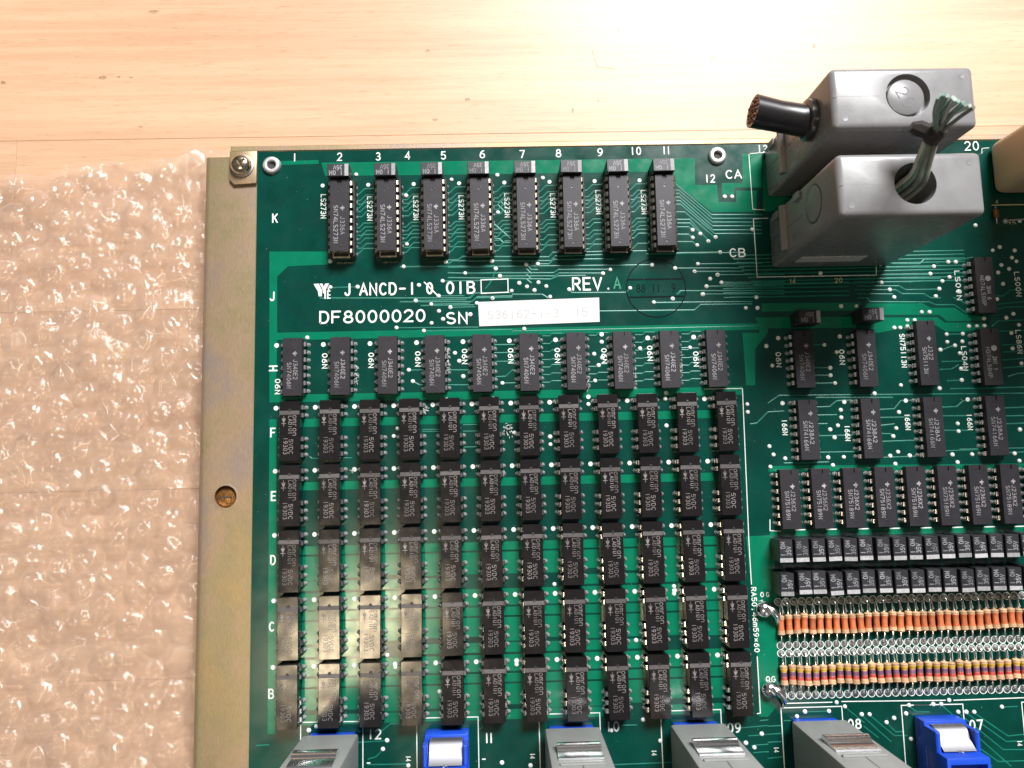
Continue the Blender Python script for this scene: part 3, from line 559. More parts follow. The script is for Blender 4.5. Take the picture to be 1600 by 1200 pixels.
# white printing ------------------------------------------------------------
SZ = .085
def silk(s, x, y, wpx, hpx, stroke=.42, rot=0, name='printed_text', ma='silk', gap=.35):
    c = W(x, y); k = 1 / (4.87 * (1 + (y - 620) * .00010))
    m = text(s, wpx * k, hpx * k, stroke, 0, gap)
    return m.build(name, ma, board, (c.x, c.y, SZ)) if not rot else put(name, m.mesh(name, ma), board, (c.x, c.y, SZ), rot)
DN = -math.pi / 2
for s, x, y, wd in (('1', 461, 246, 4), ('2', 532, 245, 10), ('3', 592, 244.5, 10), ('4', 638, 243, 10), ('5', 694, 243, 10), ('6', 755, 241, 11), ('7', 817, 241, 10), ('8', 874, 239.5, 11), ('9', 939, 238, 11), ('10', 993, 236, 17), ('11', 1041, 235, 12), ('12', 1109, 279, 16), ('13', 1191, 233, 16), ('20', 1518, 228, 23)):
    silk(s, x, y, wd, 12 if s != '20' else 14, .38, name='printed_number')
for s, x, y in (('K', 431, 341), ('J', 427, 463), ('F', 428, 676), ('E', 429, 775), ('D', 428, 875), ('C', 426, 979), ('B', 425, 1084)): silk(s, x, y, 10.5, 13.5, .48, name='printed_letter')
silk('H', 427, 577, 11, 12, .5, DN, 'printed_letter')
silk('J', 545, 452.5, 13, 18, .62); silk('ANCD-1', 606, 451.5, 88, 18, .62); silk('0', 673, 450.5, 13, 17, .6);  silk('01B', 719.5, 449.5, 45, 18, .62)
silk('DF8000020', 582, 494.5, 167, 18, .62, gap=.3); silk('SN', 714, 497, 33, 17, .6); silk('REV', 917, 443.5, 46, 19, .62); silk('.', 951, 443, 6, 18, .7); silk('A', 966, 442.5, 13.5, 17, .55, ma='green_ink')
silk('CA', 1146, 272.5, 25, 13, .42); silk('CB', 1152, 395, 25, 13, .42); silk('14', 1238, 439.5, 9, 7, .24, ma='silk_yellow'); silk('20', 1310, 438, 12, 7, .24, ma='silk_yellow')
for x, y in ((505.5, 322.5), (578, 326), (650, 325), (721, 324), (792.5, 321), (864, 321), (935, 316), (1006, 316)): silk('LS273N', x, y, 39, 7.5, .30, DN)
for x, y in ((434, 604), (507.5, 564), (580, 563), (653, 561), (726, 557), (798, 556), (871, 555.5), (944, 556), (1015.5, 552), (1087.5, 561), (1216.5, 562), (1315.5, 558)): silk('06N', x, y, 24, 7.5, .32, DN)
for s, x, y, l in (('SN75113N', 1411, 548, 54), ('LS00N', 1497, 446, 48), ('LS04N', 1507, 560, 39), ('LS00N', 1590, 444, 40), ('LS86N', 1592, 534, 38), ('166N', 1226, 667.5, 25), ('166N', 1324, 676.5, 25), ('166N', 1418, 659, 26), ('166N', 1515, 659, 26)): silk(s, x, y, l, 7.5, .30, DN)
silk('VK', 1581, 347, 13, 7, .22, ma='silk_yellow'); silk('4', 1558, 315, 5, 6, .2, ma='silk_yellow')
silk('RA50,46m59x60', 1180, 968, 101, 7.5, .28, DN)
silk('0', 1191.5, 929, 7, 7, .3); silk('G', 1200, 929, 6, 7, .22); silk('0G', 1204, 1061, 15, 8, .3)
for s, x, y in (('12', 585, 1147), ('11', 764, 1153), ('10', 957, 1135), ('09', 1147, 1137), ('08', 1335, 1131), ('07', 1525, 1132.5)): silk(s, x, y, 21 if s != '11' else 12, 14, .48, name='printed_number')
for x, y in ((638, 1185), (832, 1181), (1022, 1176), (1213, 1171), (1593, 1161)): silk('14', x, y, 8, 7, .25, DN, 'printed_number')
for x, y in ((577, 1192), (757, 1186)): silk('-', x, y, 8, 7, .4, name='printed_mark')
def sline(pts, w=.32, closed=False, name='printed_line', ma='silk', z=SZ):
    P = [W(*p) for p in pts]; m = MB().ribbon([(p.x, p.y) for p in P], w, z, closed=closed); return m.build(name, ma, board)
sline([(751.5, 437.5), (793.5, 436), (794, 456.5), (752, 458.5)], .3, True)
sline([(1160, 607), (1170, 845), (1174, 913)], .26); sline([(1100, 608), (1160, 607)], .22); sline([(1183, 1026), (1188, 1114), (1183, 1115)], .3)
sline([(1190, 428), (1172, 240), (1200, 238)][1:], .22); sline([(1170, 241), (1176, 327), (1195, 328)], .22); sline([(1200, 341), (1177, 342), (1183, 433), (1369, 430), (1369, 417)], .26)
sline([(1534, 232), (1534, 240)], .2); sline([(1534, 232), (1545, 231)], .2)
for i, (l, r, yt, yt2) in enumerate(((470, 567, 1128.5, 1127), (651, 747, 1122, 1120), (842, 937, 1116, 1113.5), (1032, 1126, 1111, 1108.5), (1220, 1315, 1106, 1103.5), (1408, 1504, 1102, 1100), (1596, 1690, 1097, 1095))):
    k = (l - 790) / 400 * .6
    a, b = W(l, yt), W(r, yt2); m = MB().ribbon([(a.x, -170), (a.x, a.y), (b.x, b.y), (b.x, -170)], .30, SZ); m.build('printed_line', 'silk', board)
sline([(1225, 1090), (1226, 1099), (1300, 1097)], .3); sline([(1315, 1096), (1477, 1094)], .3); sline([(1490, 1094), (1600, 1090)], .3); sline([(1203, 812), (1203, 829), (1220, 830)], .26); sline([(1428, 1101.5), (1452, 1101)], .3)
sline([(1247, 738), (1250, 828)], .14); sline([(1296, 737), (1299, 828)], .14)
for x in (1250, 1299, 1349, 1398, 1447, 1496, 1546, 1594): sline([(x - 8, 828 - (x - 1250) * .016), (x + 8, 827.5 - (x - 1250) * .016)], .35)
sline([(663, 441), (683, 461)], .42, z=SZ + .03)
# maker's emblem: slanted bars and two small letters
e = MB(); nrm = lambda pts: [(W(*q).x, W(*q).y) for q in Z('C', pts)]
for poly in ([(360, 175), (392, 173), (412, 212), (412, 252), (392, 252), (388, 222)], [(398, 173), (416, 173), (424, 196), (432, 173), (458, 172), (438, 206), (436, 240), (418, 232), (416, 205)], [(448, 200), (462, 182), (478, 190), (470, 205), (452, 216)]): e.flat(nrm(poly)[::-1] , SZ)
for q, (x0, s_) in enumerate(((428, 0), (444, 1))):
    e.flat(nrm([(x0, 216), (x0 + 9, 215), (x0 + 9, 268), (x0, 268)])[::-1], SZ + .01)
for yy in (216, 240, 260): e.flat(nrm([(453, yy), (466, yy), (466, yy + 7), (453, yy + 7)])[::-1], SZ + .014)
e.f = [f if (Vector(e.v[f[1]]) - Vector(e.v[f[0]])).cross(Vector(e.v[f[2]]) - Vector(e.v[f[1]])).z > 0 else f[::-1] for f in e.f]
e.build('printed_emblem', 'silk', board)
DM = MB()
def dot(x, y, r=.76): DM.lathe([(r, SZ), (r * .96, SZ + .04)], 14, Matrix.Translation((x, y, 0)), cap0=False)
for k in range(5):
    for j in range(12):
        if j in (8, 10) and k == 0: continue
        dot(12.7 * j, -20.32 * k)
for i in range(8): dot(14.8 + 15.24 * i, 74.6, .68)
for i in range(10):
    if i != 7: dot(15.24 * i, 20.6, .78)
for z, L_ in (('D', [(560, 490), (477, 880)]), ('E', [(63, 513), (448, 503), (90, 920), (476, 912), (860, 904), (1247, 896)])):
    for p in Z(z, L_): c = W(*p); dot(c.x, c.y, .72)
tag(DM.build('printed_dots', 'silk', board), kind='stuff')
# round ink stamp
st = MB(); c = W(1025, 450); pts = [(c.x + 9.9 * math.cos(t * math.pi / 24), c.y + 9.9 * math.sin(t * math.pi / 24)) for t in range(48)]
st.ribbon(pts, .35, .066, closed=True); st.ribbon([(c.x - 9.3, c.y + 3), (c.x + 9.3, c.y + 3)], .5, .064, caps=False); st.ribbon([(c.x - 9.3, c.y - 3), (c.x + 9.3, c.y - 3)], .5, .064, caps=False)
st.add(text('88 11. 9', 13, 2.6, .3, .066), Matrix.Translation((c.x, c.y, 0)))
st.build('ink_stamp', 'ink', board)
# printed resistor pad rings, plus painted reflections of the leads
RG = MB()
def ringp(x, y, r=1.12, w=.24, z=SZ): RG.ribbon([(x + r * math.cos(t * math.pi / 9), y + r * math.sin(t * math.pi / 9)) for t in range(18)], w, z, closed=True)
RX = [159.9 + 2.54 * i for i in range(32)]
for i, x in enumerate(RX):
    for y in (-65.4, -78.9, -81.3, -94.2): ringp(x, y, z=SZ + .008 * (i % 2) + (.016 if y in (-78.9, ) else 0))
    RG.ribbon([(x + .9, -66.3), (x + 1.7, -69.0)], .14, SZ + .02); RG.ribbon([(x + 1.27, -82.3), (x + 1.27, -85.0)], .10, SZ + .02); RG.ribbon([(x + 1.27, -66), (x + 1.27, -69.5)], .12, SZ + .03)  # the diagonal strokes paint the reflections of the wire leads
tag(RG.build('pad_rings_and_glints', 'silk', board), kind='stuff')
PD = MB()
for i, x in enumerate(RX):
    for y in (-65.4, -78.9, -81.3, -94.2): PD.lathe([(.85, .02), (.8, .12), (.45, .35), (.25, .7)], 12, Matrix.Translation((x, y, 0)), cap0=False)
tag(PD.build('solder_pads', 'solder', board, smooth=True), kind='stuff')
# eyelet rivets in the board corners
for x, y in ((423.5, 257), (1122, 242)):
    c = W(x, y, 1.2)
    MB().lathe([(3.0, .0), (3.05, .5), (2.75, 1.15), (2.2, 1.4), (1.6, 1.25), (1.35, .7), (1.3, .08), (.05, .06)], 32, cap0=False).build('eyelet', 'aluminium', board, (c.x, c.y, 0), smooth=True)
    MB().lathe([(1.32, .07), (1.3, .2), (.05, .12)], 20, cap0=False).build('eyelet_shade_disc', 'hole_shade', board, (c.x, c.y, 0))  # dark disc painted for the shade down the eyelet

# paper sticker ---------------------------------------------------------------
stk = thing('paper_label', 'white paper serial number sticker with faded print beside the letters SN', 'sticker')
P = [W(*p) for p in ((749, 510), (937, 503), (936, 465), (747, 472))]
MB().prism([(p.x, p.y) for p in P], .07, .19).build('paper', 'paper', stk)
c = W(840, 490); put('faded_print', text('S36162-1-3  15', 33, 2.7, .22).mesh('faded_print', 'faded'), stk, (c.x, c.y, .20), .012)

# ------------------------------------------------------------------ chips
def pin_mesh(side, zs, ma='tin', wide=1.35, name='pin'):
    """one lead: shoulder out of the body, down to a solder foot"""
    s = side; m = MB()
    prof = [(2.9, zs), (3.75, zs - .05), (4.0, zs - .3), (4.05, zs - 1.0), (3.9, .3)]
    def q(x): return s * x
    rings = []
    for i, (x, z) in enumerate(prof):
        w = wide / 2 if i < 4 else .28
        d = (.0, .26) if i < 2 else (.24, .0)
        pts = [(q(x), -w, z), (q(x - d[0]), -w, z - d[1]), (q(x - d[0]), w, z - d[1]), (q(x), w, z)]
        rings.append(pts if s > 0 else pts[::-1])
    m.loft(rings); return m
def foot_mesh(side):
    m = MB(); mm = Matrix.Translation((side * 4.0, 0, 0)) @ Matrix.Diagonal((1.25, 1, 1, 1))
    m.lathe([(.74, .05), (.68, .2), (.45, .45), (.22, .95)], 12, mm, cap0=False); return m
PMESH = {}
def pins_for(zs, ma):
    k = (zs, ma)
    if k not in PMESH:
        d = {}
        for s in (-1, 1):
            d[s] = pin_mesh(s, zs).mesh('pin', ma, True); f = foot_mesh(s).mesh('solder_joint', 'solder', True); d[s, 'f'] = f
        PMESH[k] = d
    return PMESH[k]
def notched(w, l, r=.8):
    o = [(-w / 2, -l / 2), (w / 2, -l / 2), (w / 2, l / 2), (r, l / 2)]
    o += [(r * math.cos(math.radians(-a)), l / 2 - 1.0 - r * math.sin(math.radians(a))) for a in range(0, 181, 30)]
    o += [(-r, l / 2), (-w / 2, l / 2)]; return o
LOGO = MB()
def logo(ma_none=None, r=.85):
    m = MB(); m.flat([(-.7 * r, -.35 * r), (-.15 * r, -.4 * r), (-.1 * r, -1.0 * r), (.35 * r, -.9 * r), (.3 * r, -.3 * r), (.9 * r, -.15 * r), (.75 * r, .35 * r), (.3 * r, .3 * r), (.35 * r, .85 * r), (-.05 * r, .95 * r), (-.1 * r, .4 * r), (-.85 * r, .3 * r)]); return m
def disc_logo(r=.95):
    m = MB(); m.lathe([(r, 0), (r, .01)], 16, cap0=False); return m
def make_dip(name, label, n, body_m, lines, loc, group, ztop=4.0, socket=False, dimples=(), logo_at=None, dlogo=False, right_pins=True, label_cat='chip', rz=0.0, length=None):
    """dual in-line chip; lines = (string, x, y centre, length, height)"""
    t = thing(name, label, label_cat, loc, group, rz)
    L_ = length or (n // 2 * 2.54 + (1.3 if n < 20 else -.9)); w = 6.4; zb = ztop - 3.2; zm = ztop - 1.7
    b = MB(); o0 = lambda dw, z: [(x, y, z) for x, y in rrect(-w / 2 + dw, w / 2 - dw, -L_ / 2 + dw, L_ / 2 - dw, .12, 1)]
    b.loft([o0(.35, zb), o0(0, zm), o0(.14, ztop - .45)])
    nt = notched(w - .3, L_ - .3, .78)
    nt2 = [(x * .985, y * .993) for x, y in nt]
    b.loft([[(x, y, ztop - .46) for x, y in nt], [(x, y, ztop - .06) for x, y in nt], [(x, y, ztop) for x, y in nt2]])
    bo = b.build('body', body_m, t)
    d = MB()
    for (x, y) in dimples: d.lathe([(.62, ztop + .012), (.58, ztop + .03), (.5, ztop + .012), (.1, ztop + .008)], 16, Matrix.Translation((x, y, 0)), cap0=False)
    if dimples: d.build('dimple', 'dimple', t, smooth=True)
    for s, x, y, ln, h in lines: MB().add(text(s, ln, h, .17, ztop + .02), tx(0, x, y, DN)).build('printed_text', 'mark', t)
    if logo_at: k = MB(); k.add(disc_logo() if dlogo else logo(), Matrix.Translation((logo_at[0], logo_at[1], ztop + .025)))
    if logo_at: k.build('printed_logo', 'mark', t)
    sets = pins_for(ztop - 1.75, 'brass_pin' if socket else 'tin')
    for i in range(n // 2):
        y = (n // 2 - 1) * 1.27 - i * 2.54
        for s in (-1, 1):
            if s > 0 and not right_pins: continue
            pn = put('pin', sets[s], t, (0, y, 0)); put('solder_joint', sets[s, 'f'], pn, (0, 0, 0))
    if socket:
        for s in (-1, 1):
            MB().box(s * 3.75 - .75, s * 3.75 + .75, -n // 2 * 1.27 - .2, n // 2 * 1.27 + .2, .35, ztop - 3.3, c=.15).build('socket_rail', 'socket', t)
        m = MB()
        m.ribbon([(-2.6, -L_ / 2 + .4), (-2.6, -L_ / 2 - .9), (2.6, -L_ / 2 - .9), (2.6, -L_ / 2 + .4)], .45, ztop - 3.6, .3, caps=False)
        m.build('socket_end', 'brass_pin', t)
        MB().box(-3.0, 3.0, -L_ / 2 - .6, L_ / 2 + .3, .3, ztop - 3.6, c=.1).build('socket_base', 'socket', t)
    return t
ORD = ['leftmost', 'second from left', 'third from left', 'fourth from left', 'fifth from left', 'sixth from left', 'seventh from left', 'eighth from left', 'ninth from left', 'tenth from left', 'eleventh from left', 'rightmost']
def jit(a=.006): return random.uniform(-a, a)
# row K: eight 20-pin chips, each with a box capacitor at its north end
k0 = None; kc = None
for i in range(8):
    od = ORD[i] if i < 7 else 'rightmost'
    lab = f'20 pin logic chip in the top row marked K, {od}'
    p = (21.7 + 15.24 * i, 62.1, 0)
    if k0 is None:
        k0 = make_dip('logic_chip', lab, 20, 'chip', (('SN74LS273N', -1.15, -3.05, 12.6, 1.35), ('J336A', 1.05, -3.45, 6.0, 1.35)), p, 'logic chips in the top row marked K', ztop=6.5, socket=True, dimples=((0, 8.3), (0, -10.4)), logo_at=(.95, 2.35))
    else: dup(k0, p, lab, jit())
def make_cap(label, loc, group, h=8.0):
    t = thing('box_capacitor', label, 'capacitor', loc, group)
    b = MB(); o = rrect(-3.55, 3.55, -2.15, 2.15, .25, 2)
    b.loft([[(x * .97, y * .95, .5) for x, y in o], [(x, y, h - 1.2) for x, y in o], [(x, y, h - .25) for x, y in o], [(x * .96, y * .93, h) for x, y in o]])
    b.build('case', 'cap', t)
    MB().box(2.15, 3.42, -2.0, 2.0, h - .1, h + .03, c=.02).build('polarity_stripe', 'cap_stripe', t)
    MB().add(text('1.0M', 4.3, 1.4, .22, h + .02), tx(0, -.6, -.95, math.pi)).build('printed_text', 'cap_ink', t); MB().add(text('35V', 2.8, 1.3, .22, h + .02), tx(0, .0, .85, math.pi)).build('printed_text', 'cap_ink', t)
    for x in (-2.5, 2.5): MB().tube([(x, 0, 0), (x, 0, .6)], .25, 8).build('lead', 'tin', t)
    return t
for i in range(8):
    od = ORD[i] if i < 7 else 'rightmost'
    p = (21.5 + 15.24 * i, 76.8, 0); lab = f'small black box capacitor above the row K chip that is {od}'
    if kc is None: kc = make_cap(lab, p, 'capacitors above the row K chips')
    else: dup(kc, p, lab, jit(.02))
# row H: ten 14-pin chips
h0 = None
H_LINES = (('SN7406N', -1.05, -2.75, 8.3, 1.3), ('J340E2', .95, -.9, 6.4, 1.3))
for i in range(10):
    od = ORD[i] if i < 9 else 'rightmost'
    lab = f'14 pin chip in the row marked H, {od} of ten'; p = (6.25 + 15.24 * i, 12.9, 0)
    if h0 is None: h0 = make_dip('driver_chip', lab, 14, 'chip', H_LINES, p, 'chips in the row marked H', dimples=((-.1, -7.8),), logo_at=(.75, 4.3), ztop=4.0)
    else: dup(h0, p, lab, jit())
# relays
def make_relay(label, loc, group):
    t = thing('relay', label, 'relay', loc, group); zt = 5.0; w, l = 6.45, 17.9
    b = MB(); o = rrect(-w / 2, w / 2, -l / 2, l / 2 + 1.2, .25, 2)
    b.loft([[(x * .98, y * .99, .6) for x, y in o], [(x, y, zt - .25) for x, y in o], [(x * .965, y * .988, zt) for x, y in o]])
    b.build('body', 'relay', t)
    MB().box(-w / 2 + .08, w / 2 - .08, 5.85, 7.1, zt - .1, zt + .035, c=.02).build('pale_band', 'band', t)
    MB().lathe([(.5, zt + .03), (.42, zt + .05), (.1, zt + .02)], 12, Matrix.Translation((.1, 7.2, 0)), cap0=False).build('dimple', 'dimple', t)
    k = MB(); T = l / 2
    for s, x, a, b_, h in (('omron', 1.8, 3.3, 9.8, 1.35), ('LAD1U1', .3, 3.5, 9.3, 1.05), ('5VDC', .55, 10.9, 15.6, 1.25), ('19303', -1.15, 10.3, 15.6, 1.25)):
        MB().add(text(s, b_ - a, h, .155, zt + .02), tx(0, x, T - (a + b_) / 2, DN)).build('printed_text', 'mark_relay', t)
    k.ribbon([(-1.75, T - 3.5), (-1.75, T - 6.8)], .15, zt + .02); k.flat([(-2.35, T - 4.5), (-2.35 + .6, T - 5.9), (-1.15, T - 4.5)], zt + .03); k.ribbon([(-2.4, T - 5.9), (-1.1, T - 5.9)], .22, zt + .036); k.ribbon([(-2.3, T - 4.3), (-1.2, T - 4.3)], .15, zt + .036)
    k.build('diode_symbol', 'mark_relay', t)
    sets = pins_for(2.4, 'tin')
    for y in (8.35, 5.81, -1.81, -4.35, -6.89):
        for s in (-1, 1):
            pn = put('pin', sets[s], t, (0, y, 0)); put('solder_joint', sets[s, 'f'], pn, (0, 0, 0))
    return t
r0 = None
for k, row in enumerate('FEDCB'):
    for j in range(12):
        lab = f'black plastic relay in the row marked {row}, {ORD[j]}'
        p = (5.72 + 12.7 * j + jit(.08), -8.35 - 20.32 * k + jit(.1), 0)
        if r0 is None: r0 = make_relay(lab, p, 'black relays in rows F to B')
        else:
            o = dup(r0, p, lab, jit(.012)); o.rotation_euler = (jit(.010), jit(.014), jit(.012))
# right hand side chips
a = make_dip('driver_chip', 'shaded 14 pin chip between the dark capacitor and the leftmost 166N chip', 14, 'chip', H_LINES, (172.0, 12.0, 0), None, dimples=((-.1, -7.8),), logo_at=(.75, 4.3))
dup(a, (192.6, 11.9, 0), 'grey 14 pin chip marked 06N left of the SN75113N chip, second in its row', .004)
make_dip('line_driver_chip', 'grey 16 pin chip beside the printed word SN75113N', 16, 'chip', (('SN75113N', -1.0, -2.5, 8.6, 1.3), ('J322Z', .9, -.6, 6.0, 1.3)), (212.6, 13.2, 0), None, dimples=((0, -8.2),), logo_at=(.75, 4.7))
make_dip('inverter_chip', 'dark 14 pin chip with round logo beside the printed word LS04N', 14, 'chip_dark', (('HD74LS04P', -1.0, -1.9, 10.0, 1.3), ('3N1 1', .95, -2.2, 4.6, 1.3)), (233.5, 11.5, 0), None, logo_at=(1.0, 2.8), dlogo=True)
make_dip('gate_chip', 'dark 14 pin chip with round logo beside the printed LS00N near the grey blocks', 14, 'chip_dark', (('HD74LS00P', -1.0, -1.9, 10.0, 1.3), ('3N4 6', .95, -2.6, 4.6, 1.3)), (233.7, 35.4, 0), None, logo_at=(1.0, 2.2), dlogo=True)
a = None
for i in range(4):
    lab = f'grey 16 pin chip beside a printed 166N, {ORD[i] if i < 3 else "rightmost"} of four'; p = (171.95 + 20.42 * i, -11.0, 0)
    if a is None: a = make_dip('register_chip', lab, 16, 'chip', (('SN74166N', -1.1, -1.9, 9.4, 1.25), ('J238A2', .75, -.9, 7.4, 1.25)), p, 'chips beside the printed 166N', dimples=((-.1, -7.9),), logo_at=(.75, 5.2), length=19.6)
    else: dup(a, p, lab, jit(.008))
a = None
for i in range(9):
    lab = f'grey 14 pin chip in the tight row above the capacitors, {ORD[i] if i < 8 else "rightmost"}'; p = (164.6 + 10.18 * i, -33.0, 0)
    if a is None: a = make_dip('receiver_chip', lab, 14, 'chip', (('SN75189N', -1.1, -1.9, 9.0, 1.25), ('J236X2', .8, -.5, 6.6, 1.25)), p, 'tight row of chips above the capacitors', dimples=((-.1, -7.7), ), logo_at=(.75, 4.0))
    else: dup(a, p, lab, jit())
# capacitors on the right
cc = make_cap('shaded black box capacitor in the shadow of the grey clamp block', (173.0, 25.1, 0), None)
dup(cc, (193.6, 25.6, 0), 'black box capacitor with silver stripe at the north end of the sunlit 06N chip')
cv = None
NUM = ['leftmost', 'second', 'third', 'fourth', 'fifth', 'sixth', 'seventh', 'eighth', 'ninth', 'tenth', 'eleventh', 'twelfth', 'thirteenth', 'fourteenth', 'fifteenth', 'sixteenth']
for r, (xx, yy, nm) in enumerate(((160.55, -48.7, 'upper'), (160.45, -58.9, 'lower'))):
    for i in range(16):
        lab = f'box capacitor in the {nm} packed row, {NUM[i]}{" of sixteen" if not i else " from left"}'
        p = (xx + 5.1 * i + jit(.07), yy + jit(.15), 0)
        if cv is None:
            cv = make_cap(lab, p, 'packed double row of box capacitors'); cv.rotation_euler = (0, 0, DN)
        else:
            o = dup(cv, p, lab, DN + jit(.03))
            if random.random() < .25: o.rotation_euler = (jit(.05), jit(.05), DN)

# ------------------------------------------------------------------ resistors
def make_res(label, loc, group, bands, span):
    t = thing('resistor', label, 'resistor', loc, group); zc = 1.35; L_ = 6.3
    def R(u): 
        a = abs(u) / (L_ / 2); return 0.92 + .22 * max(0, min(1, (a - .38) / .22)) if a < .82 else 1.14 * math.sqrt(max(0, 1 - ((a - .82) / .19) ** 2)) + .12
    mm = Matrix.Translation((0, 0, zc)) @ Matrix.Rotation(math.pi / 2, 4, 'X')
    us = [-L_ / 2 + L_ * i / 26 for i in range(27)]
    MB().lathe([(R(u), u) for u in us], 14, mm).build('body', 'rbody', t, smooth=True)
    for nm, ma, a, b in bands:
        uu = [a + (b - a) * i / 5 for i in range(6)]
        MB().lathe([(R(u) + .018, -u) for u in uu][::-1], 14, mm, cap0=False, cap1=False).build(nm, ma, t, smooth=True)
    for s in (-1, 1):
        MB().tube([(0, s * (L_ / 2 - .1), zc), (0, s * (span / 2 - .7), zc), (0, s * (span / 2 - .2), zc - .25), (0, s * span / 2, .5), (0, s * span / 2, .05)], .27, 8).build('lead', 'tin', t, smooth=True)
    return t
ra = rb = None
for i in range(32):
    nth = ['leftmost', 'second from left', 'third from left'] + [f'{w_} from left' for w_ in ('fourth', 'fifth', 'sixth', 'seventh', 'eighth', 'ninth', 'tenth', 'eleventh', 'twelfth', 'thirteenth', 'fourteenth', 'fifteenth', 'sixteenth', 'seventeenth', 'eighteenth', 'nineteenth', 'twentieth', 'twenty first', 'twenty second', 'twenty third', 'twenty fourth', 'twenty fifth', 'twenty sixth', 'twenty seventh', 'twenty eighth', 'twenty ninth', 'thirtieth', 'thirty first')] + ['rightmost']
    lab = f'orange banded resistor in the upper resistor row, {nth[i]}'; p = (RX[i] + jit(.13), -72.15 + jit(.28), jit(.12) + .12)
    if ra is None: ra = make_res(lab, p, 'orange banded resistors', (('orange_band', 'orange', -1.65, 1.95),), 13.5)
    else: dup(ra, p, lab, jit(.05))
for i in range(32):
    lab = f'yellow violet red banded resistor in the lower row, {nth[i]}'; p = (RX[i] + jit(.13), -87.75 + jit(.28), jit(.12) + .12)
    if rb is None: rb = make_res(lab, p, 'yellow violet red banded resistors', (('yellow_band', 'yellow', 1.1, 2.1), ('violet_band', 'violet', -.35, .95), ('red_band', 'red', -1.35, -.45)), 12.9)
    else: dup(rb, p, lab, jit(.05))
# tinned posts beside the resistors
tp = None
for lab, x, y in (('shiny tinned terminal post beside the orange banded resistors', 1196, 953), ('shiny tinned terminal post beside the yellow banded resistors', 1205, 1079)):
    c = W(x, y, 2)
    if tp is None:
        tp = thing('terminal_post', lab, 'terminal post', (c.x, c.y, 0), 'tinned terminal posts')
        MB().lathe([(2.3, .05), (2.6, .8), (2.5, 1.7), (1.9, 2.6), (.8, 3.1)], 28).build('head', 'chrome', tp, smooth=True)
        MB().tube([(.3, 1.0, 2.4), (1.7, .2, 3.1), (3.2, -1.6, 2.8), (4.0, -3.8, 1.4), (4.2, -5.2, .1)], [1.0, 1.3, 1.2, .9, .5], 10).build('bent_lug', 'chrome', tp, smooth=True)
    else: dup(tp, (c.x, c.y, 0), lab)

# ------------------------------------------------------------------ plug connectors and blue sockets
def blue_socket(label, loc, north_w, wide):
    t = thing('blue_socket', label, 'socket connector', loc, 'blue board connectors')
    h = wide / 2
    b = MB().box(-h, h, -26, 0, .05, 6).build('lower_body', 'blue', t); baked(b, bevel=.5)
    u = MB().box(-h + .2, h - .2, -26, -7.0, 5.9, 17).build('shroud', 'blue', t)
    cut = MB().box(-h + 1.3, h - 1.3, -25, -8.9, 12, 19).build('cutter', 'blue', loc=loc)
    baked(u, bevel=.5, cut=[cut])
    for s in (-1, 1): MB().box(s * (h - .75) - .7, s * (h - .75) + .7, -7.3, -1.2, 5.5, 12.5, c=.4).build('side_wall', 'blue', t)
    return t
def latch(parent, w, y, z0):
    prof = [(-2.0 * math.sin(math.radians(a)) - .2, 2.6 - 2.6 * math.cos(math.radians(a))) for a in range(0, 151, 15)] + [(-.75, 5.4), (-.6, 9.8), (-.1, 10.0), (-.1, 0)]
    m = MB(); m.loft([[(-w / 2, y - p[0], z0 + p[1]) for p in prof], [(w / 2, y - p[0], z0 + p[1]) for p in prof]][::-1])
    return m.build('latch_spring', 'chrome', parent, smooth=True)
def plug(label, cx, y0=-100.5, w=17.0):
    t = thing('plug_connector', label, 'plug connector', (cx + .3, y0, 4.2), 'grey plug connectors')
    b = MB().box(-w / 2, w / 2, -22, 0, 0, 58).build('housing', 'plug', t)
    baked(b, bevel=.7)
    latch(t, 12.4, -.05, 16.8)
    MB().box(-6, 6, -.02, .5, 29.6, 30.8, c=.1).build('ridge', 'plug', t)
    MB().box(-.12, .12, .0, .05, 28, 52).build('seam', 'dimple', t)
    return t
sock = []
for cx, wd, lab in ((18.6, 17, 'blue socket under the grey plug beneath the leftmost relays'), (92.4, 17, 'blue socket under the grey plug left of the printed 09'), (131.0, 17, 'blue socket under the grey plug overlapping the printed 09'), (168.5, 17, 'blue socket under the grey plug by the printed 08')):
    t = thing('blue_socket', lab, 'socket connector', (cx, -101.1, 0), 'blue board connectors')
    b = MB().box(-6.7, 7.2, -24, 0, .05, 4.15).build('body', 'blue', t); baked(b, bevel=.5)
for cx, lab in ((18.6, 'grey plug connector with steel latch beneath the leftmost relays, left of the empty blue socket'), (92.4, 'grey plug connector with steel latch beneath the seventh and eighth relay columns'), (131.0, 'grey plug connector with steel latch covering part of the printed 09'), (168.5, 'grey plug connector with steel latch left of the printed 08')):
    plug(lab, cx)
for cx, y0, lab in ((54.3, -100.9, 'empty blue socket with steel clip between the two leftmost grey plugs'), (207.2, -101.2, 'empty blue socket with steel clip left of the printed 07')):
    t = blue_socket(lab, (cx, y0, 0), 0, 13.4)
    prof = [(-1.2, 5.6), (-1.2, 7.2), (-1.8, 8.2), (-3.0, 9.0), (-4.2, 9.4), (-6.4, 12.4), (-6.6, 13.0), (-4.2, 10.0), (-2.9, 9.6), (-1.4, 8.7), (-.8, 7.4), (-.8, 5.6)]
    m = MB(); m.loft([[(-4.9, y, z) for y, z in prof], [(4.9, y, z) for y, z in prof]]); m.build('steel_clip', 'satin', t, smooth=True)
    MB().lathe([(.95, 5.8), (1.0, 13.3), (.85, 13.6), (.55, 13.5), (.5, 10)], 18, Matrix.Translation((0, -7.3, 0)), cap0=False).build('clip_rivet', 'chrome', t, smooth=True)

